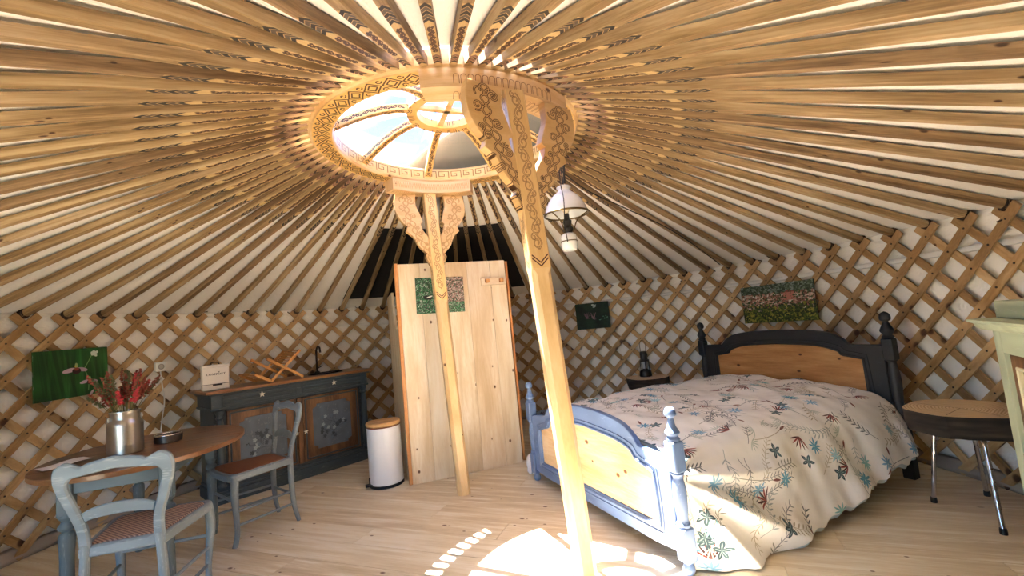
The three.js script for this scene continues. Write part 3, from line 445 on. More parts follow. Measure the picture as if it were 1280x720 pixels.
  const fm = std({ map: tex(c), roughness: 0.85, bumpMap: tex(noiseCanvas(512, 512, (u, v) => 255 * (0.7 * vn(u * 14, v * 10, 14, 10, 201) + 0.3 * vn(u * 40, v * 34, 40, 34, 202))), 1, 1, false), bumpScale: 0.045 });
  const NU = 150, NV = 170;
  const section = (z, v, inn) => { // v: 0 left hem .. 1 right hem ; z 0..-1.93
    const f = -z / 1.93; // 0 foot, 1 head
    const crown = 0.565 + 0.03 * Math.sin(clamp(f * 1.1) * PI) + 0.02 * f;
    const hemY = lerp(0.012, 0.2, sstep(0.15, 1.0, f)) + 0.012 * Math.sin(f * 41) * sstep(0.1, 0.4, f) + 0.008 * Math.sin(f * 97 + 1) * sstep(0.2, 0.5, f), hemX = lerp(0.93, 0.9, f) + 0.03 * Math.sin(f * PI);
    const pts = [[-0.8, 0.3], [-0.805, 0.45], [-0.775, crown - 0.045], [-0.62, crown + 0.0], [-0.3, crown + 0.028], [0.1, crown + 0.03], [0.45, crown + 0.012], [0.66, crown - 0.02], [0.775, crown - 0.085], [0.845, lerp(0.36, 0.40, f)], [lerp(0.885, 0.88, f), lerp(0.2, 0.31, f)], [hemX, hemY]];
    const L = [0]; for (let i = 1; i < pts.length; i++) L.push(L[i - 1] + Math.hypot(pts[i][0] - pts[i - 1][0], pts[i][1] - pts[i - 1][1]));
    const T = L[L.length - 1], s = v * T; let i = 0; while (i < pts.length - 2 && L[i + 1] < s) i++; const t = (s - L[i]) / (L[i + 1] - L[i]);
    const p0 = pts[Math.max(0, i - 1)], p1 = pts[i], p2 = pts[i + 1], p3 = pts[Math.min(pts.length - 1, i + 2)], cr = (a, b, c2, d, u) => 0.5 * (2 * b + (c2 - a) * u + (2 * a - 5 * b + 4 * c2 - d) * u * u + (3 * b - a - 3 * c2 + d) * u * u * u);
    let x = cr(p0[0], p1[0], p2[0], p3[0], t), y = cr(p0[1], p1[1], p2[1], p3[1], t); const side = sstep(0.6, 0.8, x);
    // puffs and folds
    const nz = vn(x * 5 + 9, z * 5 + 40, 256, 256, 3) - 0.5, n2 = vn(x * 13 + 9, z * 11 + 40, 256, 256, 4) - 0.5; y += (1 - side) * (nz * 0.05 + n2 * 0.016) * sstep(0.0, 0.25, 1 - Math.abs(x) / 0.9 + 0.1);
    const ar = Math.atan2(y - 0.46, -z + 0.06), rr = Math.hypot(y - 0.46, -z + 0.06); const fold = (1 - 2 * Math.abs(Math.sin(ar * 7.5 + 1.0))) * 0.7 + Math.sin(ar * 19) * 0.35; // folds that fan out from the post
    const drop = Math.sin(z * 17 + y * 3) * 0.5 + Math.sin(z * 34 + 2) * 0.3;
    x += side * (fold * 0.042 * Math.exp(-Math.pow((rr - 0.45) / 0.5, 2)) + (drop * 0.012 + nz * 0.05 + n2 * 0.035) * sstep(0.1, 0.6, f) * sstep(0.56, 0.3, y));
    y += side * fold * 0.006; if (x > 0.79) x = lerp(0.795, x, sstep(0, 0.2 + 0.1 * sstep(0.1, 0.45, y), -z + 0.03));
    if (inn) { x -= inn * side; y -= inn * (1 - side); }
    return [x, Math.max(y, 0.008), T * v];
  };
  const cloth = (inn, m, name, parent, v0, hemDrop = 0) => {
    const pos = [], uv = [], idx = []; for (let i = 0; i <= NU; i++) { const z = lerp(-0.035, -1.955, i / NU); for (let j = 0; j <= NV; j++) { const v = lerp(v0, 1, j / NV); let [x, y, s] = section(Math.max(-1.93, Math.min(0, z + 0.03)), v, inn); if (hemDrop && v > 0.97) y = Math.max(0.006, y - hemDrop * (v - 0.97) / 0.03); const p = loc(x, y, z); pos.push(p.x, p.y, p.z); uv.push(-z / 2.56 + 0.1, s / 2.56); } }
    for (let i = 0; i < NU; i++) for (let j = 0; j < NV; j++) { const a = i * (NV + 1) + j, b = a + NV + 1; idx.push(a, a + 1, b, b, a + 1, b + 1); }
    const g = new THREE.BufferGeometry(); g.setAttribute('position', new THREE.Float32BufferAttribute(pos, 3)); g.setAttribute('uv', new THREE.Float32BufferAttribute(uv, 2)); g.setIndex(idx); g.computeVertexNormals(); m.side = THREE.DoubleSide; return mesh(name, g, m, parent);
  };
  const dv = thing('duvet', 'cream duvet printed with blue flowers and leafy stems, hanging to the floor beside the bed', 'duvet');
  cloth(0, fm, 'duvet_cover', dv, 0); cloth(0.018, std({ color: 0xc4d3dc, roughness: 0.9 }), 'duvet_underside', dv, 0.55, 0.025);
  // crumpled white cloth behind the foot of the bed
  const wg = new THREE.IcosahedronGeometry(0.09, 3), wp = wg.attributes.position; for (let i = 0; i < wp.count; i++) { const x = wp.getX(i), y = wp.getY(i), z = wp.getZ(i), k = 0.75 + 0.5 * vn(x * 40 + 20, y * 40 + z * 30 + 20); wp.setXYZ(i, x * k * 0.5, y * k * 0.95, z * k * 0.9); } wg.computeVertexNormals();
  const wc = tag(mesh('white_cloth', wg, std({ color: 0xe8e4e6, roughness: 0.9 }), scene), 'crumpled white cloth on the floor between bed foot and cubicle', 'cloth'); wc.position.set(0.03, 0.075, -3.84);
}

// ------------------------------------------------------------------ chairs
function chair(label, seatM, pos, face) {
  const t = thing('dining_chair', label, 'chair', [pos[0], 0, pos[1]], Math.atan2(face[0], face[1]), 'blue chairs at the oval table'); const m = M.chair;
  const oh = smooth([[0.152, 0], [0.156, 0.1], [0.19, 0.22], [0.212, 0.31], [0.205, 0.375], [0.17, 0.402], [0.14, 0.392], [0.115, 0.378], [0.09, 0.39], [0.0, 0.408]], 5), ih = smooth([[0.112, 0], [0.117, 0.1], [0.148, 0.22], [0.165, 0.29], [0.155, 0.325], [0.12, 0.336], [0.0, 0.352]], 5);
  const mir = (h) => h.concat(h.slice().reverse().slice(1).map(([a, b]) => [-a, b]));
  const fr = extr(mir(oh).concat(mir(ih).reverse()), 0.026, 0.007); const tilt = (g) => { g.rotateX(-0.17); g.translate(0, 0.45, -0.205); return g; };
  fr.scale(1.07, 1, 1); mesh('back_frame', tilt(fr), m, t);
  const sl = smooth([[-0.14, 0.165], [-0.09, 0.185], [0, 0.195], [0.09, 0.185], [0.14, 0.165]], 5).concat(smooth([[0.13, 0.125], [0.09, 0.135], [0, 0.14], [-0.09, 0.135], [-0.13, 0.125]], 5)); const sg = extr(sl, 0.016, 0.004); sg.translate(0, 0, 0.005); mesh('back_slat', tilt(sg), m, t);
  const so = smooth([[-0.165, -0.2], [-0.19, -0.05], [-0.222, 0.15], [-0.215, 0.2], [-0.17, 0.225], [0, 0.235], [0.17, 0.225], [0.215, 0.2], [0.222, 0.15], [0.19, -0.05], [0.165, -0.2]], 4);
  const si = so.map(([a, b]) => [a * 0.86, b * 0.87 + 0.002]); const hz = (g, y) => { g.rotateX(PI / 2); g.translate(0, y, 0); return g; };
  mesh('seat_frame', hz(extr(so, 0.05, 0.008, [si.slice().reverse()]), 0.462), m, t);
  mesh('seat', hz(extr(si, 0.022, 0.006), 0.464), seatM, t);
  for (const s of [-1, 1]) {
    mesh('leg', tube([[s * 0.2, 0.44, 0.19], [s * 0.208, 0.34, 0.2], [s * 0.2, 0.2, 0.19], [s * 0.195, 0.07, 0.187], [s * 0.2, 0, 0.205]], [0.024, 0.024, 0.019, 0.015, 0.017], 14, 10), m, t);
    mesh('leg', tube([[s * 0.14, 0.47, -0.195], [s * 0.15, 0.3, -0.19], [s * 0.158, 0.12, -0.2], [s * 0.165, 0, -0.225]], [0.019, 0.02, 0.018, 0.014], 12, 10), m, t);
    mesh('stretcher', rod([s * 0.2, 0.22, 0.185], [s * 0.153, 0.22, -0.192], 0.009), m, t); mesh('stretcher', rod([s * 0.196, 0.13, 0.185], [s * 0.156, 0.13, -0.198], 0.009), m, t);
  }
  mesh('stretcher', rod([-0.2, 0.28, 0.19], [0.2, 0.28, 0.19], 0.009), m, t); mesh('stretcher', rod([-0.153, 0.2, -0.192], [0.153, 0.2, -0.192], 0.009), m, t);
  return t;
}
{
  const weave = (a, b, s) => noiseCanvas(256, 256, (u, v) => { const i = Math.floor(u * 32), j = Math.floor(v * 32), k = ((i + j) % 4 < 2) ? 1 : 0, n = vn(u * 60, v * 60, 60, 60, s), A = hex(a), B = hex(b); return [0, 1, 2].map((q) => lerp(A[q], B[q], k * 0.8 + 0.2 * n) * (0.9 + 0.15 * n)); });
  const w1 = weave(0x6b5044, 0xb99a86, 301), w2 = weave(0x7c4628, 0x8d5230, 302);
  chair('blue chair with woven cane seat, its curved back turned to the room', std({ map: tex(w1, 8, 2), roughness: 0.7 }), [-1.93, -2.25], [-0.28, -0.96]);
  chair('blue chair with plain brown seat, standing sideways between oval table and sideboard', std({ map: tex(w2, 8, 2), roughness: 0.45 }), [-1.985, -3.235], [-0.62, 0.785]);
}

// ------------------------------------------------------------------ oval table and what stands on it
{
  const tx = -2.315, tz = -2.74, ta = Math.atan2(-0.931, 0.364), Y = 0.735; // local x along the long axis
  const t = thing('oval_table', 'oval dark wood table on blue turned legs by the lattice wall', 'table', [tx, 0, tz], ta);
  const ell = (a, b, n = 56) => Array.from({ length: n }, (_, i) => [a * Math.cos(i / n * 2 * PI), b * Math.sin(i / n * 2 * PI)]);
  const leaf = (name, x0, x1) => { const pts = []; for (let i = 0; i <= 60; i++) { const a = i / 60 * 2 * PI, p = [clamp(0.608 * Math.cos(a), x0, x1), 0]; p[1] = Math.sign(Math.sin(a)) * 0.49 * Math.sqrt(Math.max(0, 1 - (p[0] / 0.608) ** 2)); pts.push(p); } const u = pts.filter((p, i) => !i || Math.hypot(p[0] - pts[i - 1][0], p[1] - pts[i - 1][1]) > 1e-4); const g = extr(u.slice(0, -1), 0.026, 0.006); g.rotateX(PI / 2); g.translate(0, Y, 0); return mesh(name, g, M.table, t); };
  { const b = [-0.608, -0.3, -0.002, 0.298, 0.608]; const pts = ell(0.608, 0.49, 72); for (let k = 0; k < 4; k++) { const x0 = b[k] + (k ? 0.0012 : 0), x1 = b[k + 1]; const h = (x) => 0.49 * Math.sqrt(Math.max(0, 1 - (x / 0.608) ** 2)), up = [], dn = []; for (let i = 0; i <= 24; i++) { const f = i / 24, s = k === 0 ? 1 - Math.cos(f * PI / 2) : k === 3 ? Math.sin(f * PI / 2) : f, x = lerp(x0, x1, s); up.push([x, h(x)]); dn.push([x, -h(x)]); } const pl = dn.concat(up.reverse()).filter((p, i, A) => { const q = A[(i + A.length - 1) % A.length]; return Math.hypot(p[0] - q[0], p[1] - q[1]) > 1e-4; }); const g = extr(pl, 0.026, 0.002, [], 1); g.rotateX(PI / 2); g.translate(0, Y, 0); mesh('top_board', g, M.table, t); } }
  for (const s of [-1, 1]) { mesh('apron', box(0.8, 0.085, 0.02, 0, Y - 0.07, s * 0.21, 0.003), M.tableBlue, t); mesh('apron', box(0.02, 0.085, 0.4, s * 0.41, Y - 0.07, 0, 0.003, 2), M.tableBlue, t); }
  const lp = smooth([[0.018, 0], [0.026, 0.01], [0.024, 0.05], [0.018, 0.07], [0.026, 0.09], [0.03, 0.13], [0.028, 0.3], [0.032, 0.42], [0.02, 0.445], [0.034, 0.46], [0.034, 0.475], [0.022, 0.495], [0.033, 0.515], [0.03, 0.53]], 4);
  for (const s of [-1, 1]) for (const u of [-1, 1]) mesh('leg', [lathe(lp, 16, s * 0.41, 0, u * 0.21), box(0.06, 0.18, 0.06, s * 0.41, 0.615, u * 0.21, 0.005, 1)], M.tableBlue, t);

  // milk can
  const can = thing('milk_can', 'dented aluminium milk can holding dried flowers on the oval table', 'milk can', [-2.37, Y, -2.63], 0.5);
  mesh('body', lathe([[0.001, 0.002], [0.08, 0], [0.084, 0.006], [0.084, 0.165], [0.082, 0.178], [0.072, 0.192], [0.068, 0.2], [0.068, 0.235], [0.073, 0.238], [0.073, 0.246], [0.066, 0.247], [0.064, 0.2], [0.001, 0.19]], 40, 0, 0, 0, 0.5), M.alu, can);
  for (const s of [-1, 1]) mesh('lug', box(0.012, 0.03, 0.02, s * 0.074, 0.205, 0, 0.004), M.alu, can);
  const hp = []; for (let i = 0; i <= 16; i++) { const a = i / 16 * PI; hp.push([Math.cos(a) * 0.082, 0.205 - Math.sin(a) * 0.075, -Math.sin(a) * 0.115]); }
  mesh('bail_handle', tube(hp, 0.0035, 40, 6), M.alu, can); mesh('grip', tube(hp.slice(6, 11), 0.009, 10, 8), M.black, can);
  can.rotation.y = 0.9;
  // dried bouquet
  const bq = thing('dried_bouquet', 'red and green dried flower bouquet standing in the milk can', 'flowers', [-2.37, Y + 0.19, -2.63]);
  const r = rng(17), stem = [], gl = [], red = [], rust = [];
  const fl = (x, y, z, s) => { const g = new THREE.OctahedronGeometry(s, 0); g.scale(1, 1.6, 1); g.rotateZ(r() * 3); g.rotateX(r() * 3); g.translate(x, y, z); return g; };
  for (let k = 0; k < 46; k++) { const a = r() * 6.28, sp = Math.sqrt(r()) * 0.17, h = 0.2 + r() * 0.13 - sp * 0.25, e = [Math.cos(a) * sp, h, Math.sin(a) * sp], b = [Math.cos(a) * 0.03, 0, Math.sin(a) * 0.03], md = [e[0] * 0.5 + b[0] * 0.3, h * 0.55, e[2] * 0.5 + b[2] * 0.3]; stem.push(tube([b, md, e], 0.0016, 5, 4)); const kind = k < 9 ? red : k < 20 ? rust : k < 34 ? gl : rust; const n = kind === red ? 46 : 30; for (let i = 0; i < n; i++) { const f = 0.45 + 0.55 * i / n, q = 0.018 * (1.25 - f), mx = lerp(md[0], e[0], (f - 0.45) / 0.55), my = lerp(md[1], e[1], (f - 0.45) / 0.55), mz = lerp(md[2], e[2], (f - 0.45) / 0.55); kind.push(fl(mx + (r() - 0.5) * q * 2, my + (r() - 0.5) * q, mz + (r() - 0.5) * q * 2, kind === gl ? 0.006 : 0.0062)); } }
  mesh('stems', stem, std({ color: 0x5d5a34, roughness: 0.9 }), bq); mesh('green_sprigs', gl, std({ color: 0x4c4c2c, roughness: 0.9 }), bq); mesh('red_spikes', red, std({ color: 0xa82e34, roughness: 0.9 }), bq); mesh('rust_blooms', rust, std({ color: 0x7c3a2a, roughness: 0.9 }), bq); for (const o of bq.children) o.userData.kind = 'stuff';
  // ashtray tin
  const as = thing('metal_ashtray', 'small round metal ashtray beside the milk can', 'ashtray', [-2.29, Y, -2.85]); as.scale.set(1.25, 1.3, 1.25);
  mesh('dish', lathe([[0.001, 0.001], [0.05, 0.0], [0.058, 0.004], [0.06, 0.034], [0.057, 0.038], [0.053, 0.034], [0.05, 0.01], [0.001, 0.008]], 32), std({ color: 0x6a6660, roughness: 0.45, metalness: 0.9 }), as); const rimg = new THREE.TorusGeometry(0.057, 0.004, 6, 32); rimg.rotateX(PI / 2); rimg.translate(0, 0.037, 0); mesh('rim', rimg, M.chrome, as);
  // paper sheets
  [[-2.555, -2.455, 1.05, 'white paper leaflet lying at the edge of the oval table'], [-2.19, -2.27, 0.75, 'white folded leaflet on the oval table behind the chair back']].forEach(([x, z, a, lb], i) => { const g = new THREE.PlaneGeometry(0.2, 0.14, 10, 4); const p = g.attributes.position; for (let k = 0; k < p.count; k++) p.setZ(k, 0.006 * (1 + Math.sin(p.getX(k) * 26 + i)) ); g.rotateX(-PI / 2); g.computeVertexNormals(); M.paper.side = THREE.DoubleSide; const o = tag(mesh('leaflet', g, M.paper, scene), lb, 'paper'); o.position.set(x, Y + 0.003, z); o.rotation.y = a; });
}

// ------------------------------------------------------------------ sideboard and what stands on it
{
  const sx = -2.1565, sz = -4.2785, sa = Math.atan2(0.742, 0.6704), TOP = 0.955;
  const s = thing('sideboard', 'blue painted sideboard with brown door frames, fluted drawers and wooden top', 'sideboard', [sx, 0, sz], sa);
  const W = 1.40, D = 0.46;
  mesh('body', [box(W, 0.72, D, 0, 0.44, -D / 2 - 0.03, 0.004), box(W + 0.04, 0.1, D + 0.02, 0, 0.05, -D / 2 - 0.015, 0.006), box(W + 0.02, 0.03, D + 0.01, 0, 0.115, -D / 2 - 0.02, 0.008)], M.sideBlue, s);
  mesh('worktop', box(W + 0.14, 0.028, D + 0.1, 0, TOP - 0.014, -D / 2 + 0.005, 0.008), M.sideTop, s);
  mesh('frieze', [box(W + 0.04, 0.125, D + 0.02, 0, 0.862, -D / 2 - 0.01, 0.004), box(W + 0.09, 0.02, D + 0.05, 0, 0.918, -D / 2 + 0.0, 0.006), box(W + 0.06, 0.022, D + 0.03, 0, 0.79, -D / 2 - 0.005, 0.008)], M.sideBlue, s);
  for (const k of [-1, 1]) {
    const dr = new THREE.Group(); dr.name = 'drawer'; s.add(dr); const x = k * 0.335;
    mesh('drawer_front', [box(0.62, 0.1, 0.012, x, 0.862, 0.006, 0.003)].concat([0, 1, 2].map((i) => rod([x - 0.3, 0.831 + i * 0.031, 0.01], [x + 0.3, 0.831 + i * 0.031, 0.01], 0.0125, 10))), M.sideBlue, dr);
    const st = []; for (let i = 0; i < 10; i++) { const a = i / 10 * 2 * PI + PI / 2, q = i % 2 ? 0.012 : 0.027; st.push([Math.cos(a) * q, Math.sin(a) * q]); } const sg = extr(st, 0.014, 0.003); sg.translate(x, 0.865, 0.024); mesh('star_knob', sg, M.knobWhite, dr);
  }
  const paint = (seed) => { const [c, q] = canvas(512, 512), r = rng(seed); q.drawImage(M.sidePanel.map.image, 0, 0, 512, 512); q.strokeStyle = '#2e3c46'; for (let k = 0; k < 26; k++) { q.lineWidth = 3; let x = 256 + (r() - 0.5) * 130, y = 280 + (r() - 0.5) * 130; q.beginPath(); q.moveTo(x, y); const a = r() * 6.28; for (let i = 0; i < 8; i++) { x += Math.cos(a + i * 0.15) * 16; y += Math.sin(a + i * 0.15) * 12; q.lineTo(x, y); } q.stroke(); q.fillStyle = ['#33424c', '#8fa0a8', '#2b3840', '#56697a'][k % 4]; for (let i = 0; i < 5; i++) { q.beginPath(); q.ellipse(x + Math.cos(i * 1.26) * 13, y + Math.sin(i * 1.26) * 13, 12, 8, i * 1.26, 0, 7); q.fill(); } } return std({ map: tex(c), roughness: 0.5 }); };
  for (const k of [-1, 1]) {
    const d = new THREE.Group(); d.name = 'door'; s.add(d); const x0 = k * 0.318, w = 0.575, y0 = 0.155, y1 = 0.765;
    const oc = [[x0 - w / 2, y0], [x0 + w / 2, y0], [x0 + w / 2, y1], [x0 - w / 2, y1]], hw = 0.195, c = 0.04, hy0 = y0 + 0.09, hy1 = y1 - 0.085;
    const hole = [[x0 - hw + c, hy0], [x0 + hw - c, hy0], [x0 + hw - c, hy0 + c * 0.6], [x0 + hw, hy0 + c], [x0 + hw, hy1 - c], [x0 + hw - c, hy1 - c * 0.6], [x0 + hw - c, hy1], [x0 - hw + c, hy1], [x0 - hw + c, hy1 - c * 0.6], [x0 - hw, hy1 - c], [x0 - hw, hy0 + c], [x0 - hw + c, hy0 + c * 0.6]];
    const f = extr(oc, 0.026, 0.004, [hole.slice()], 1); f.translate(0, 0, -0.03); mesh('door_frame', f, M.stripped, d);
    const pg = new THREE.ExtrudeGeometry(shapeOf(hole), { depth: 0.012, bevelEnabled: false }); const pp = pg.attributes.position, uv = pg.attributes.uv; for (let i = 0; i < pp.count; i++) uv.setXY(i, (pp.getX(i) - x0 + hw) / (2 * hw), (pp.getY(i) - hy0) / (hy1 - hy0)); pg.translate(0, 0, -0.024); mesh('painted_panel', pg, paint(400 + k), d);
    const bead = [[-1, -1], [1, -1], [1, 1], [-1, 1]].map(([a, b]) => [x0 + a * (w / 2 - 0.022), (y0 + y1) / 2 + b * ((y1 - y0) / 2 - 0.022)]); mesh('bead', bead.map((p, i) => rod([...p, -0.002], [...bead[(i + 1) % 4], -0.002], 0.007, 6)), M.sideBlue, d);
    mesh('star_knob', (() => { const st = []; for (let i = 0; i < 10; i++) { const a = i / 10 * 2 * PI + PI / 2, q = i % 2 ? 0.01 : 0.023; st.push([Math.cos(a) * q, Math.sin(a) * q]); } const g = extr(st, 0.014, 0.003); g.translate(k * 0.042, 0.44, 0.005); return g; })(), M.knobWhite, d);
  }
  mesh('centre_stile', box(0.045, 0.62, 0.024, 0, 0.46, -0.012, 0.004, 1), M.stripped, s);
  const cl = smooth([[0.028, 0.13], [0.034, 0.15], [0.024, 0.175], [0.03, 0.22], [0.033, 0.45], [0.028, 0.66], [0.022, 0.7], [0.034, 0.715], [0.026, 0.735], [0.036, 0.765], [0.036, 0.78]], 4);
  for (const k of [-1, 1]) mesh('corner_column', lathe(cl, 14, k * 0.662, 0, 0.002), M.sideBlue, s);
  const on = (x, z) => V(sx + x * 0.6704 + z * 0.742, TOP + 0.001, sz - x * 0.742 + z * 0.6704);
  // compost tin
  { const p = on(-0.655, -0.13), b = thing('compost_tin', 'white enamel box lettered COMPOST with a lid and small flap, on the sideboard', 'box', [p.x, p.y, p.z], sa - 0.12);
    const [c, q] = canvas(512, 512); q.fillStyle = '#e4dcd2'; q.fillRect(0, 0, 512, 512); q.fillStyle = '#3b3532'; q.font = 'bold 84px serif'; q.textAlign = 'center'; q.fillText('COMPOST', 256, 215); q.strokeStyle = '#3b3532'; q.lineWidth = 5; q.beginPath(); q.moveTo(300, 130); q.quadraticCurveTo(318, 105, 345, 108); q.stroke(); q.beginPath(); q.ellipse(322, 128, 20, 9, -0.6, 0, 7); q.fill();
    const cream = std({ color: 0xe4dcd2, roughness: 0.35 }); mesh('body', new RoundedBoxGeometry(0.2, 0.2, 0.13, 2, 0.01).translate(0, 0.1, 0), cream, b);
    mesh('lettering', new THREE.PlaneGeometry(0.17, 0.14).translate(0, 0.118, 0.0658), std({ map: tex(c), roughness: 0.35 }), b);
    mesh('lid', new RoundedBoxGeometry(0.208, 0.024, 0.138, 2, 0.008).translate(0, 0.206, 0), cream, b); mesh('lid_handle', tube([[-0.035, 0.216, 0], [-0.025, 0.236, 0], [0.025, 0.236, 0], [0.035, 0.216, 0]], 0.005, 14, 6), M.black, b);
    mesh('flap_seam', box(0.2, 0.004, 0.004, 0, 0.052, 0.0655, 0.001), M.black, b); mesh('flap_handle', box(0.07, 0.012, 0.014, 0.01, 0.045, 0.07, 0.004), M.black, b); }
  // folding wooden rack
  { const p = on(-0.2, -0.12), b = thing('folding_rack', 'light wooden folding rack with crossed legs, on the sideboard', 'rack', [p.x, p.y, p.z], sa + 0.1); b.scale.setScalar(1.28); const w = woodMat({ w: 256, h: 64, c1: 0xa86c34, c2: 0xc08444, c3: 0xd29c5e, seed: 140, knots: 0 }, 0.5);
    const bar = (a, c2) => { const A = V(...a), B = V(...c2), L = A.distanceTo(B), g = box(L, 0.02, 0.009, 0, 0, 0, 0.002), q = new THREE.Quaternion().setFromUnitVectors(V(1, 0, 0), B.clone().sub(A).normalize()); g.applyQuaternion(q); g.translate((A.x + B.x) / 2, (A.y + B.y) / 2, (A.z + B.z) / 2); return g; };
    for (const z of [-0.13, 0.13]) { mesh('crossed_bar', bar([-0.06, 0.01, z], [0.16, 0.215, z]), w, b); mesh('crossed_bar', bar([0.17, 0.01, z + 0.012], [-0.09, 0.175, z + 0.012]), w, b); mesh('side_bar', bar([-0.06, 0.012, z], [-0.17, 0.075, z]), w, b); }
    for (let i = 0; i < 9; i++) { const f = (i + 1) / 9; mesh('slat', box(0.02, 0.006, 0.262, lerp(0.05, 0.155, f), lerp(0.115, 0.212, f), 0.0, 0.001, 2), w, b); if (i < 6) mesh('slat', box(0.016, 0.006, 0.262, lerp(-0.055, -0.165, i / 5), lerp(0.018, 0.076, i / 5), 0, 0.001, 2), w, b); }
    mesh('hinge_rod', rod([-0.055, 0.018, -0.14], [-0.055, 0.018, 0.14], 0.007), w, b); }
  // tap
  { const p = on(0.34, -0.36), b = thing('water_tap', 'tall dark metal swan-neck tap at the back of the sideboard', 'tap', [p.x, p.y, p.z], sa); b.scale.setScalar(1.12); const dm = std({ color: 0x1c1718, roughness: 0.3, metalness: 0.8 }); mesh('base', lathe([[0.001, 0.02], [0.02, 0.02], [0.028, 0.006], [0.028, 0], [0.001, 0]].reverse(), 18), dm, b); mesh('spout', tube([[0, 0.01, 0], [0, 0.16, 0], [0, 0.225, 0.004], [0.0, 0.255, 0.035], [0, 0.245, 0.075], [0, 0.2, 0.088]], 0.0095, 30, 8), dm, b); mesh('lever', rod([0.012, 0.05, 0], [0.05, 0.07, 0.01], 0.005), dm, b); mesh('sink_ring', (() => { const g = new THREE.TorusGeometry(0.13, 0.006, 6, 40); g.rotateX(PI / 2); g.scale(1.2, 1, 0.8); g.translate(0.02, 0.004, 0.14); return g; })(), dm, b); }
}

// ------------------------------------------------------------------ waste bin
{
  const b = thing('pedal_bin', 'white pedal bin with round wooden lid beside the pine cubicle', 'bin', [-1.25, 0, -3.93], 0.35);
  const D = (k) => { const p = []; for (let i = 0; i < 40; i++) { const a = i / 40 * 2 * PI; let x = Math.cos(a) * 0.145, z = Math.sin(a) * 0.145; if (z > 0.11) z = 0.11; p.push([x * k, z * k]); } return p; };
  const ex = (k, h, y, bv) => { const g = extr(D(k), h, bv); g.rotateX(-PI / 2); g.translate(0, y, 0); return g; };
  mesh('base_ring', ex(1.02, 0.025, 0, 0.004), M.black, b); const bd = ex(0.99, 0.475, 0.024, 0.004); mesh('body', toCreasedNormals(bd, 0.5), M.binWhite, b);
  mesh('lid_ring', ex(1.0, 0.008, 0.499, 0.002), std({ color: 0x7a3a22, roughness: 0.5 }), b); mesh('wooden_lid', ex(1.03, 0.036, 0.507, 0.01), woodMat({ w: 256, h: 128, c1: 0xb98a52, c2: 0xcda06a, c3: 0xdcb682, seed: 120, knots: 0 }, 0.5), b); mesh('hinge', box(0.1, 0.05, 0.02, 0, 0.5, -0.118, 0.004), M.black, b);
  mesh('pedal', [box(0.06, 0.012, 0.06, -0.15, 0.03, 0.05, 0.003), box(0.02, 0.05, 0.02, -0.14, 0.06, 0.03, 0.003)], M.black, b);
}

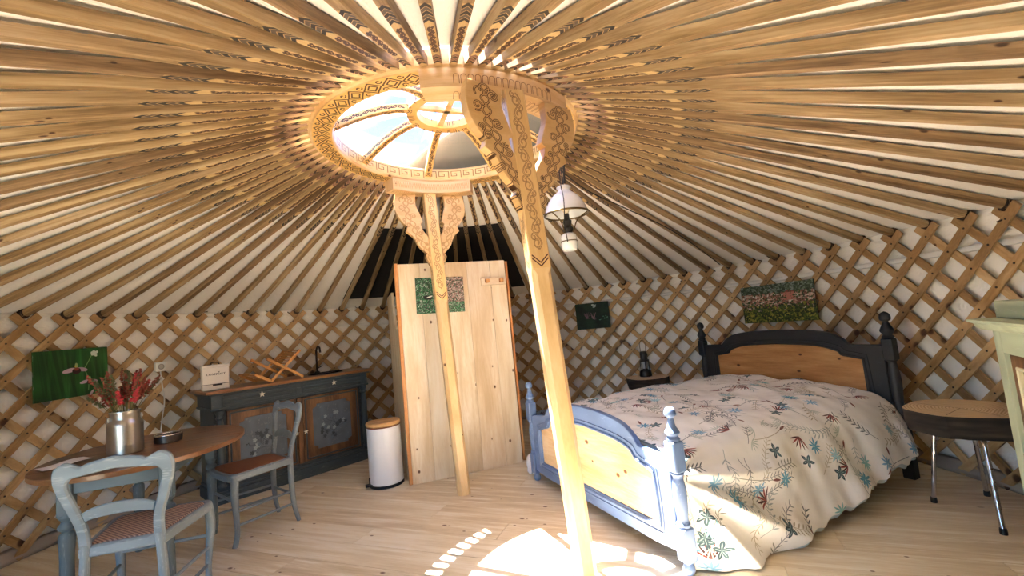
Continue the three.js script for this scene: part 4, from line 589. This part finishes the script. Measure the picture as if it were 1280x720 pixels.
// ------------------------------------------------------------------ slab stools
function slab(name, label, pos, turn, R, th, top, legs, seed, squash) {
  const s = thing(name, label, 'stool', [pos[0], 0, pos[1]], turn), r = rng(seed), n = 48, out = [];
  for (let i = 0; i < n; i++) { const a = i / n * 2 * PI, k = 1 + 0.1 * (vn(Math.cos(a) * 2 + 5, Math.sin(a) * 2 + 5, 256, 256, seed) - 0.5) + 0.05 * squash * Math.cos(4 * a); out.push([Math.cos(a) * R * k, Math.sin(a) * R * k * 0.94]); }
  const side = [0, 0.15, 0.5, 0.85, 1].map((f) => out.map(([x, z], i) => { const j = 0.97 + 0.03 * Math.sin(f * PI) - 0.06 * (1 - f) + 0.07 * vn(i * 0.9, f * 4, 256, 256, seed + 3) - 0.02; return V(x * j, top - th + f * th, z * j); }));
  const g = loft(side, false, 0.5); mesh('bark_edge', g, std({ map: tex(noiseCanvas(256, 64, (u, v) => { const q = vn(u * 40, v * 10, 40, 10, seed) * 0.6 + vn(u * 90, v * 30, 90, 30, seed + 1) * 0.4; return [lerp(22, 78, q), lerp(19, 68, q), lerp(17, 58, q)]; })), roughness: 0.95 }), s);
  const [c, q] = canvas(512, 512); q.fillStyle = '#d0b48c'; q.fillRect(0, 0, 512, 512); for (let k = 46; k > 0; k--) { q.strokeStyle = ['#b89a70', '#dcc49e', '#c4a67c', '#e0caa6'][k % 4]; q.lineWidth = 3 + r() * 3; q.beginPath(); for (let i = 0; i <= 60; i++) { const a = i / 60 * 2 * PI, rr = k * 6.2 * (1 + 0.06 * Math.sin(a * 3 + k * 0.03) + 0.03 * Math.sin(a * 7)); const X = 240 + Math.cos(a) * rr, Y = 262 + Math.sin(a) * rr; i ? q.lineTo(X, Y) : q.moveTo(X, Y); } q.stroke(); } q.strokeStyle = '#5c4228'; q.lineWidth = 3; for (let i = 0; i < 3; i++) { q.beginPath(); q.moveTo(240, 262); const a = r() * 6; q.lineTo(240 + Math.cos(a) * 180, 262 + Math.sin(a) * 180); q.stroke(); }
  const cap = (k, y, dn) => { const h = new THREE.ShapeGeometry(shapeOf(out.map(([a, b]) => [a * k, b * k]))); h.rotateX(dn ? PI / 2 : -PI / 2); if (!dn) h.scale(1, 1, -1); h.translate(0, y, 0); const p = h.attributes.position, uv = h.attributes.uv; for (let i = 0; i < p.count; i++) uv.setXY(i, 0.5 + p.getX(i) / (2.2 * R), 0.5 + p.getZ(i) / (2.2 * R)); h.computeVertexNormals(); return h; };
  const tm = std({ map: tex(c), roughness: 0.6, side: THREE.DoubleSide }); mesh('sawn_top', cap(0.985, top, false), tm, s); mesh('sawn_underside', cap(0.92, top - th, true), tm, s);
  for (const [bx, bz, tx, tz] of legs) { const l = mesh('leg', tube([[bx, 0.02, bz], [lerp(bx, tx, 0.85), top - th - 0.06, lerp(bz, tz, 0.85)], [lerp(bx, tx, 0.96), top - th - 0.012, lerp(bz, tz, 0.96)], [tx * 0.8, top - th + 0.004, tz * 0.8]], 0.0115, 18, 10), M.chrome, s); mesh('rubber_foot', lathe([[0.001, 0], [0.015, 0], [0.016, 0.012], [0.014, 0.03], [0.001, 0.03]], 12, bx, 0, bz), M.black, l); }
  return s;
}
slab('log_stool', 'thick log slice stool with bark edge on chrome legs, beside the headboard', [2.5, -2.545], 0, 0.275, 0.12, 0.555, [[-0.15, -0.13, -0.1, -0.1], [-0.177, 0.26, -0.1, 0.17], [0.18, -0.145, 0.12, -0.1], [0.17, 0.24, 0.11, 0.16]], 5, 0.2);
slab('log_stool', 'dark log slice stool carrying the black lantern, on the far side of the bed', [1.33, -4.66], 0.9, 0.225, 0.11, 0.6, [[-0.13, -0.13, -0.1, -0.1], [-0.13, 0.13, -0.1, 0.1], [0.13, -0.13, 0.1, -0.1], [0.13, 0.13, 0.1, 0.1]], 8, 0.9);

// lantern
{
  const b = thing('black_lantern', 'small black metal lantern standing on the dark log stool', 'lantern', [1.33, 0.6, -4.7], 0.3);
  mesh('tank', lathe(smooth([[0.001, 0], [0.06, 0], [0.062, 0.03], [0.055, 0.06], [0.03, 0.075], [0.03, 0.085]], 4), 20), M.black, b);
  mesh('glass', lathe([[0.03, 0.085], [0.036, 0.1], [0.036, 0.14], [0.03, 0.155]], 20), phy({ color: 0xcfd4d4, roughness: 0.1, transmission: 0.4, thickness: 0, side: THREE.DoubleSide }), b);
  for (let i = 0; i < 4; i++) { const a = i * PI / 2 + 0.4; mesh('guard_bar', rod([Math.cos(a) * 0.044, 0.07, Math.sin(a) * 0.044], [Math.cos(a) * 0.044, 0.165, Math.sin(a) * 0.044], 0.0055, 6), M.black, b); }
  mesh('hood', lathe(smooth([[0.05, 0.16], [0.05, 0.175], [0.038, 0.185], [0.04, 0.235], [0.034, 0.245], [0.034, 0.262], [0.001, 0.268]], 3), 20), M.black, b);
  mesh('carry_ring', tube([[-0.03, 0.25, 0], [-0.03, 0.36, 0], [0, 0.385, 0], [0.03, 0.36, 0], [0.03, 0.25, 0]], 0.003, 20, 5), M.brass, b);
}

// ------------------------------------------------------------------ pale green cabinet at the right edge
{
  const al = 30 * PI / 180, e = [-Math.sin(al), Math.cos(al)], nrm = [-Math.cos(al), -Math.sin(al)]; // along the front towards the door, normal to the room
  const g = thing('green_cabinet', 'pale green cabinet with moulded cornice and brown framed door, against the wall', 'cabinet', [2.14, 0, -1.99], Math.atan2(-e[1], e[0])); // local x along front, local z into the room
  const W = 0.95, D = 0.36, H = 1.04;
  mesh('body', [box(0.07, H, 0.03, 0.035, H / 2, -0.015, 0.003, 1), box(0.07, H, 0.03, W - 0.035, H / 2, -0.015, 0.003, 1), box(W - 0.14, 0.1, 0.03, W / 2, H - 0.05, -0.015, 0.003), box(W - 0.14, 0.12, 0.03, W / 2, 0.06, -0.015, 0.003), box(0.02, H, D - 0.03, 0.01, H / 2, -D / 2 - 0.015, 0.002, 1), box(0.02, H, D - 0.03, W - 0.01, H / 2, -D / 2 - 0.015, 0.002, 1), box(W - 0.04, H, 0.015, W / 2, H / 2, -D + 0.01, 0.002, 1)], M.green, g);
  const cor = [[0, 0], [0.02, 0], [0.035, 0.012], [0.045, 0.03], [0.068, 0.04], [0.068, 0.05], [0, 0.052]]; // outward, up
  const cg = extr(cor, W + 0.09, 0.001); cg.rotateY(-PI / 2); cg.translate(W + 0.045, H, 0); cg.scale(1, 1, 1);
  mesh('cornice', [cg, box(W + 0.09, 0.05, D, W / 2, H + 0.026, -D / 2, 0.003)], M.green, g);
  mesh('top_box', box(W, 0.075, D - 0.04, W / 2 + 0.0, H + 0.09, -D / 2 - 0.0, 0.004), M.green, g);
  const d = new THREE.Group(); d.name = 'door'; g.add(d); const x0 = 0.075, x1 = W - 0.075, y0 = 0.13, y1 = H - 0.105;
  const fr = (i, z, th, m, nm, w) => mesh(nm, (() => { const q = extr([[x0 + i, y0 + i], [x1 - i, y0 + i], [x1 - i, y1 - i], [x0 + i, y1 - i]], th, 0.003, [[[x0 + i + w, y0 + i + w], [x0 + i + w, y1 - i - w], [x1 - i - w, y1 - i - w], [x1 - i - w, y0 + i + w]]], 1); q.translate(0, 0, z); return q; })(), m, d);
  fr(0.001, -0.035, 0.02, M.stripped, 'door_frame', 0.05); fr(0.048, -0.035, 0.026, std({ color: 0xe0d6b4, roughness: 0.5 }), 'bead', 0.014);
  mesh('door_panel', box(x1 - x0 - 0.1, y1 - y0 - 0.1, 0.012, (x0 + x1) / 2, (y0 + y1) / 2, -0.032, 0.002, 1), std({ map: worn(0x5a5a40, 0x77724e, 130, 0.6), roughness: 0.5 }), d);
  mesh('knob', new THREE.SphereGeometry(0.016, 12, 10).translate(x1 - 0.03, 0.55, -0.004), M.brass, d);
}

// ------------------------------------------------------------------ hanging lamp
{
  const lx = 0.41, lz = -2.865, b = thing('hanging_lamp', 'antique oil lamp with white glass dome shade, hung from the roof crown', 'lamp', [lx, 1.724, lz]);
  mesh('chain', [rod([0.0, 0.44, 0], [-0.01, 0.775, 0.006], 0.004, 6), tube([[0.01, 0.46, 0], [0.016, 0.6, 0.01], [0.004, 0.72, 0.0]], 0.008, 10, 6)], std({ color: 0x2a2622, roughness: 0.6 }), b);
  mesh('hook', tube([[-0.035, 0.74, 0], [-0.03, 0.78, 0], [-0.01, 0.795, 0], [0.0, 0.765, 0]], 0.004, 12, 6), M.brass, b);
  const sp = smooth([[0.042, 0.44], [0.05, 0.43], [0.04, 0.412], [0.055, 0.395], [0.095, 0.36], [0.128, 0.305], [0.145, 0.25]], 5); mesh('glass_shade', lathe(sp.concat(sp.slice().reverse().map(([a, c]) => [a - 0.003, c - 0.001])), 48), M.milk, b);
  const tr = new THREE.TorusGeometry(0.147, 0.0065, 8, 56); tr.rotateX(PI / 2); tr.translate(0, 0.248, 0); mesh('brass_rim', tr, M.brass, b);
  for (let i = 0; i < 3; i++) { const a = i * 2.094 + 0.3; mesh('rim_arm', tube([[Math.cos(a) * 0.145, 0.248, Math.sin(a) * 0.145], [Math.cos(a) * 0.07, 0.2, Math.sin(a) * 0.07], [Math.cos(a) * 0.035, 0.12, Math.sin(a) * 0.035]], 0.004, 14, 6), M.brass, b); }
  mesh('burner', lathe(smooth([[0.014, 0.115], [0.03, 0.125], [0.036, 0.15], [0.026, 0.17], [0.03, 0.2], [0.02, 0.215], [0.018, 0.25]], 4), 20), M.black, b); mesh('bulb', lathe(smooth([[0.012, 0.25], [0.024, 0.275], [0.028, 0.3], [0.018, 0.325], [0.001, 0.333]], 4), 18), std({ color: 0xd8ccae, roughness: 0.25 }), b);
  mesh('font', lathe(smooth([[0.001, 0.005], [0.04, 0.0], [0.05, 0.012], [0.053, 0.05], [0.05, 0.07], [0.053, 0.08], [0.047, 0.105], [0.03, 0.118], [0.001, 0.12]], 4), 28), M.milk, b); const fr = new THREE.TorusGeometry(0.054, 0.003, 6, 32); fr.rotateX(PI / 2); fr.translate(0, 0.062, 0); mesh('font_band', fr, M.brass, b);
  mesh('lamp_cord', tube([[-0.012, 0.72, 0.02], [-0.025, 0.45, 0.06], [-0.03, 0.3, 0.165], [-0.03, 0.16, 0.1], [-0.02, 0.05, 0.065]], 0.0035, 26, 5), M.cable, b);
}

// ------------------------------------------------------------------ pictures on the lattice
function wallPic(name, label, t, y, w, h, roll, c, warp) {
  const g = new THREE.BoxGeometry(w, h, 0.012), r = 3.13, o = tag(mesh(name, g, std({ map: tex(c), roughness: 0.75 }), scene), label, 'picture'); o.position.set(CX + Math.sin(t) * r, y, CZ - Math.cos(t) * r); o.rotation.set(0, -t, roll, 'YXZ'); return o;
}
{
  const [c, q] = canvas(768, 576), r = rng(18); q.fillStyle = '#173d1a'; q.fillRect(0, 0, 768, 576);
  const im = noiseCanvas(192, 144, (u, v) => { const n = vn(u * 5, v * 3, 256, 256, 500) * 0.7 + vn(u * 12, v * 5, 256, 256, 501) * 0.3; return [lerp(10, 45, n), lerp(45, 105, n), lerp(12, 40, n)]; }); q.drawImage(im, 0, 0, 768, 576);
  for (let i = 0; i < 26; i++) { q.strokeStyle = ['rgba(120,170,120,0.10)', 'rgba(10,30,12,0.2)', 'rgba(60,150,60,0.14)'][i % 3]; q.lineWidth = 14 + r() * 30; q.beginPath(); const X = r() * 768; q.moveTo(X, 0); q.lineTo(X + (r() - 0.3) * 160, 576); q.stroke(); } q.strokeStyle = 'rgba(150,190,120,0.7)'; q.lineWidth = 9; q.beginPath(); q.moveTo(600, 60); q.quadraticCurveTo(540, 190, 500, 250); q.quadraticCurveTo(560, 380, 540, 520); q.stroke();
  const pet = (x, y, a, L, w, col) => { q.save(); q.translate(x, y); q.rotate(a); q.fillStyle = col; q.beginPath(); q.ellipse(L / 2, 0, L / 2, w, 0, 0, 7); q.fill(); q.restore(); };
  for (const [x, y, s] of [[420, 240, 1], [560, 400, 0.75]]) { pet(x, y, 2.95, 150 * s, 26 * s, '#c9aebd'); pet(x, y, 0.25, 120 * s, 24 * s, '#b69aa9'); pet(x, y, -1.6, 70 * s, 16 * s, '#98a868'); q.fillStyle = '#3a1516'; q.beginPath(); q.ellipse(x, y + 26 * s, 46 * s, 38 * s, 0, 0, 7); q.fill(); q.fillStyle = '#8c3c30'; q.beginPath(); q.ellipse(x, y + 4 * s, 26 * s, 18 * s, 0, 0, 7); q.fill(); q.fillStyle = '#c8b04a'; q.beginPath(); q.arc(x - 10 * s, y - 28 * s, 10 * s, 0, 7); q.fill(); }
  pet(600, 520, 2.2, 90, 14, '#c8b0b4'); q.fillStyle = '#cfd8cc'; for (let i = 0; i < 14; i++) { q.beginPath(); q.arc(590 + r() * 60, 40 + r() * 60, 8 + r() * 10, 0, 7); q.fill(); }
  wallPic('orchid_picture', 'green photo print of a pale orchid on the lattice beside the oval table', -1.408, 1.225, 0.49, 0.365, 0.02, c);
}
{
  const [c, q] = canvas(384, 320), r = rng(19); q.drawImage(noiseCanvas(96, 80, (u, v) => { const n = vn(u * 6, v * 6, 256, 256, 510) * 0.6 + vn(u * 18, v * 18, 256, 256, 511) * 0.4; return [lerp(6, 30, n), lerp(20, 62, n), lerp(16, 44, n)]; }), 0, 0, 384, 320);
  for (const [x, y, col] of [[130, 150, '#7d5566'], [205, 165, '#96707e']]) for (let i = 0; i < 26; i++) { q.strokeStyle = col; q.globalAlpha = 0.7; q.lineWidth = 5; q.beginPath(); q.moveTo(x, y + 40); q.lineTo(x + (r() - 0.5) * 70, y + (r() - 0.5) * 90); q.stroke(); } q.globalAlpha = 1; q.fillStyle = '#b9c4bc'; for (let i = 0; i < 12; i++) { q.beginPath(); q.ellipse(190 + r() * 50, 20 + r() * 40, 10, 5, r() * 3, 0, 7); q.fill(); } q.fillStyle = '#5e8f74'; for (let i = 0; i < 9; i++) { q.beginPath(); q.ellipse(270 + r() * 90, 160 + r() * 60, 9, 4, r() * 3, 0, 7); q.fill(); }
  wallPic('flower_picture', 'small dark photo print of pink wild flowers on the lattice beyond the bed', 0.442, 1.30, 0.44, 0.335, 0.0, c);
}
{
  const [c, q] = canvas(768, 480), r = rng(20); q.fillStyle = '#2e3a26'; q.fillRect(0, 0, 768, 480); const dab = (x, y, s, col) => { q.fillStyle = col; q.beginPath(); q.ellipse(x, y, s, s * 0.7, r() * 3, 0, 7); q.fill(); };
  for (let i = 0; i < 1500; i++) dab(r() * 768, Math.pow(r(), 1.3) * 240, 5 + r() * 12, ['#2f3d2e', '#4b5c44', '#6e7f6a', '#3c4a34', '#86938a'][Math.floor(r() * 5)]);
  for (let i = 0; i < 420; i++) { const y = 110 + r() * 210, x = r() * 768, w = 16 + r() * 34, h = 12 + r() * 22; q.fillStyle = ['#b98a78', '#d9c3ae', '#a06a58', '#c9ae98', '#7c5548', '#e2d6c6'][Math.floor(r() * 6)]; q.fillRect(x, y, w, h); q.fillStyle = ['#7e4a3c', '#935a48', '#5c3a30'][Math.floor(r() * 3)]; q.beginPath(); q.moveTo(x - 3, y); q.lineTo(x + w / 2, y - 9); q.lineTo(x + w + 3, y); q.fill(); q.fillStyle = '#3a2c28'; for (let k = 0; k < 3; k++) q.fillRect(x + 3 + k * w / 3.4, y + 4, 3, 5); }
  q.fillStyle = '#c07a68'; q.fillRect(470, 120, 110, 95); q.fillStyle = '#8f4e42'; q.beginPath(); q.moveTo(462, 122); q.lineTo(525, 92); q.lineTo(590, 122); q.fill();
  for (let i = 0; i < 1700; i++) { const y = 250 + Math.pow(r(), 0.55) * 230; dab(r() * 768, y, 5 + r() * 13, ['#2b3a18', '#4a5c20', '#7a7f2c', '#3b4a1c', '#9a9440', '#202c16'][Math.floor(r() * 6)]); } for (let i = 0; i < 330; i++) dab(r() * 768, 110 + r() * 200, 4 + r() * 8, ['#33422a', '#46562f'][i % 2]);
  wallPic('village_picture', 'photo print of a hillside village with red roofs on the lattice above the headboard', 1.133, 1.245, 0.72, 0.365, 0.0, c);
}
// wall socket and its cable
{
  const t = -1.197, b = thing('wall_socket', 'white wall socket fixed on the lattice behind the dried flowers', 'socket', [CX + Math.sin(t) * 3.165, 1.2, CZ - Math.cos(t) * 3.165], -t);
  mesh('housing', box(0.085, 0.085, 0.035, 0, 0, 0.0, 0.006), M.white, b); mesh('socket_ring', (() => { const g = new THREE.TorusGeometry(0.022, 0.004, 6, 20); g.translate(0, 0, 0.018); return g; })(), std({ color: 0x9a948c, roughness: 0.5 }), b); mesh('socket_well', new THREE.CylinderGeometry(0.02, 0.02, 0.004, 18).rotateX(PI / 2).translate(0, 0, 0.0175), std({ color: 0xbab4aa, roughness: 0.5 }), b);
  mesh('cable', tube([[0, -0.04, 0.005], [0.01, -0.15, 0.005], [0.03, -0.3, 0.0], [0.0, -0.5, 0.005], [-0.02, -0.75, 0.005]], 0.005, 20, 6), M.white, b);
}
// thin dark wire loop along the roof lining and lamp wire
tag(mesh('roof_cable', tube([[0.34, 2.485, -3.15], [0.7, 2.33, -3.55], [1.05, 2.2, -3.75], [1.5, 2.03, -4.0], [1.95, 1.83, -4.35], [2.2, 1.7, -4.55]], 0.005, 40, 5), M.cable, scene), 'thin dark electric cable running under the rafters above the bed', 'cable');
// rolled felt hem at the foot of the wall
struct('baseboard_around', arcLathe([[3.235, 0.0], [3.19, 0.0], [3.18, 0.03], [3.205, 0.075], [3.236, 0.09], [3.236, 0.0]], DOOR1 - 2 * PI, DOOR0, 110), std({ color: 0xa4978a, roughness: 1, bumpMap: tex(noiseCanvas(256, 64, (u, v) => 255 * vn(u * 30, v * 4, 30, 4, 600)), 6, 1, false), bumpScale: 0.03 }));

scene.traverse((o) => { if (o.isMesh && !o.isSky) { o.castShadow = true; o.receiveShadow = true; } });
renderer.render(scene, camera);
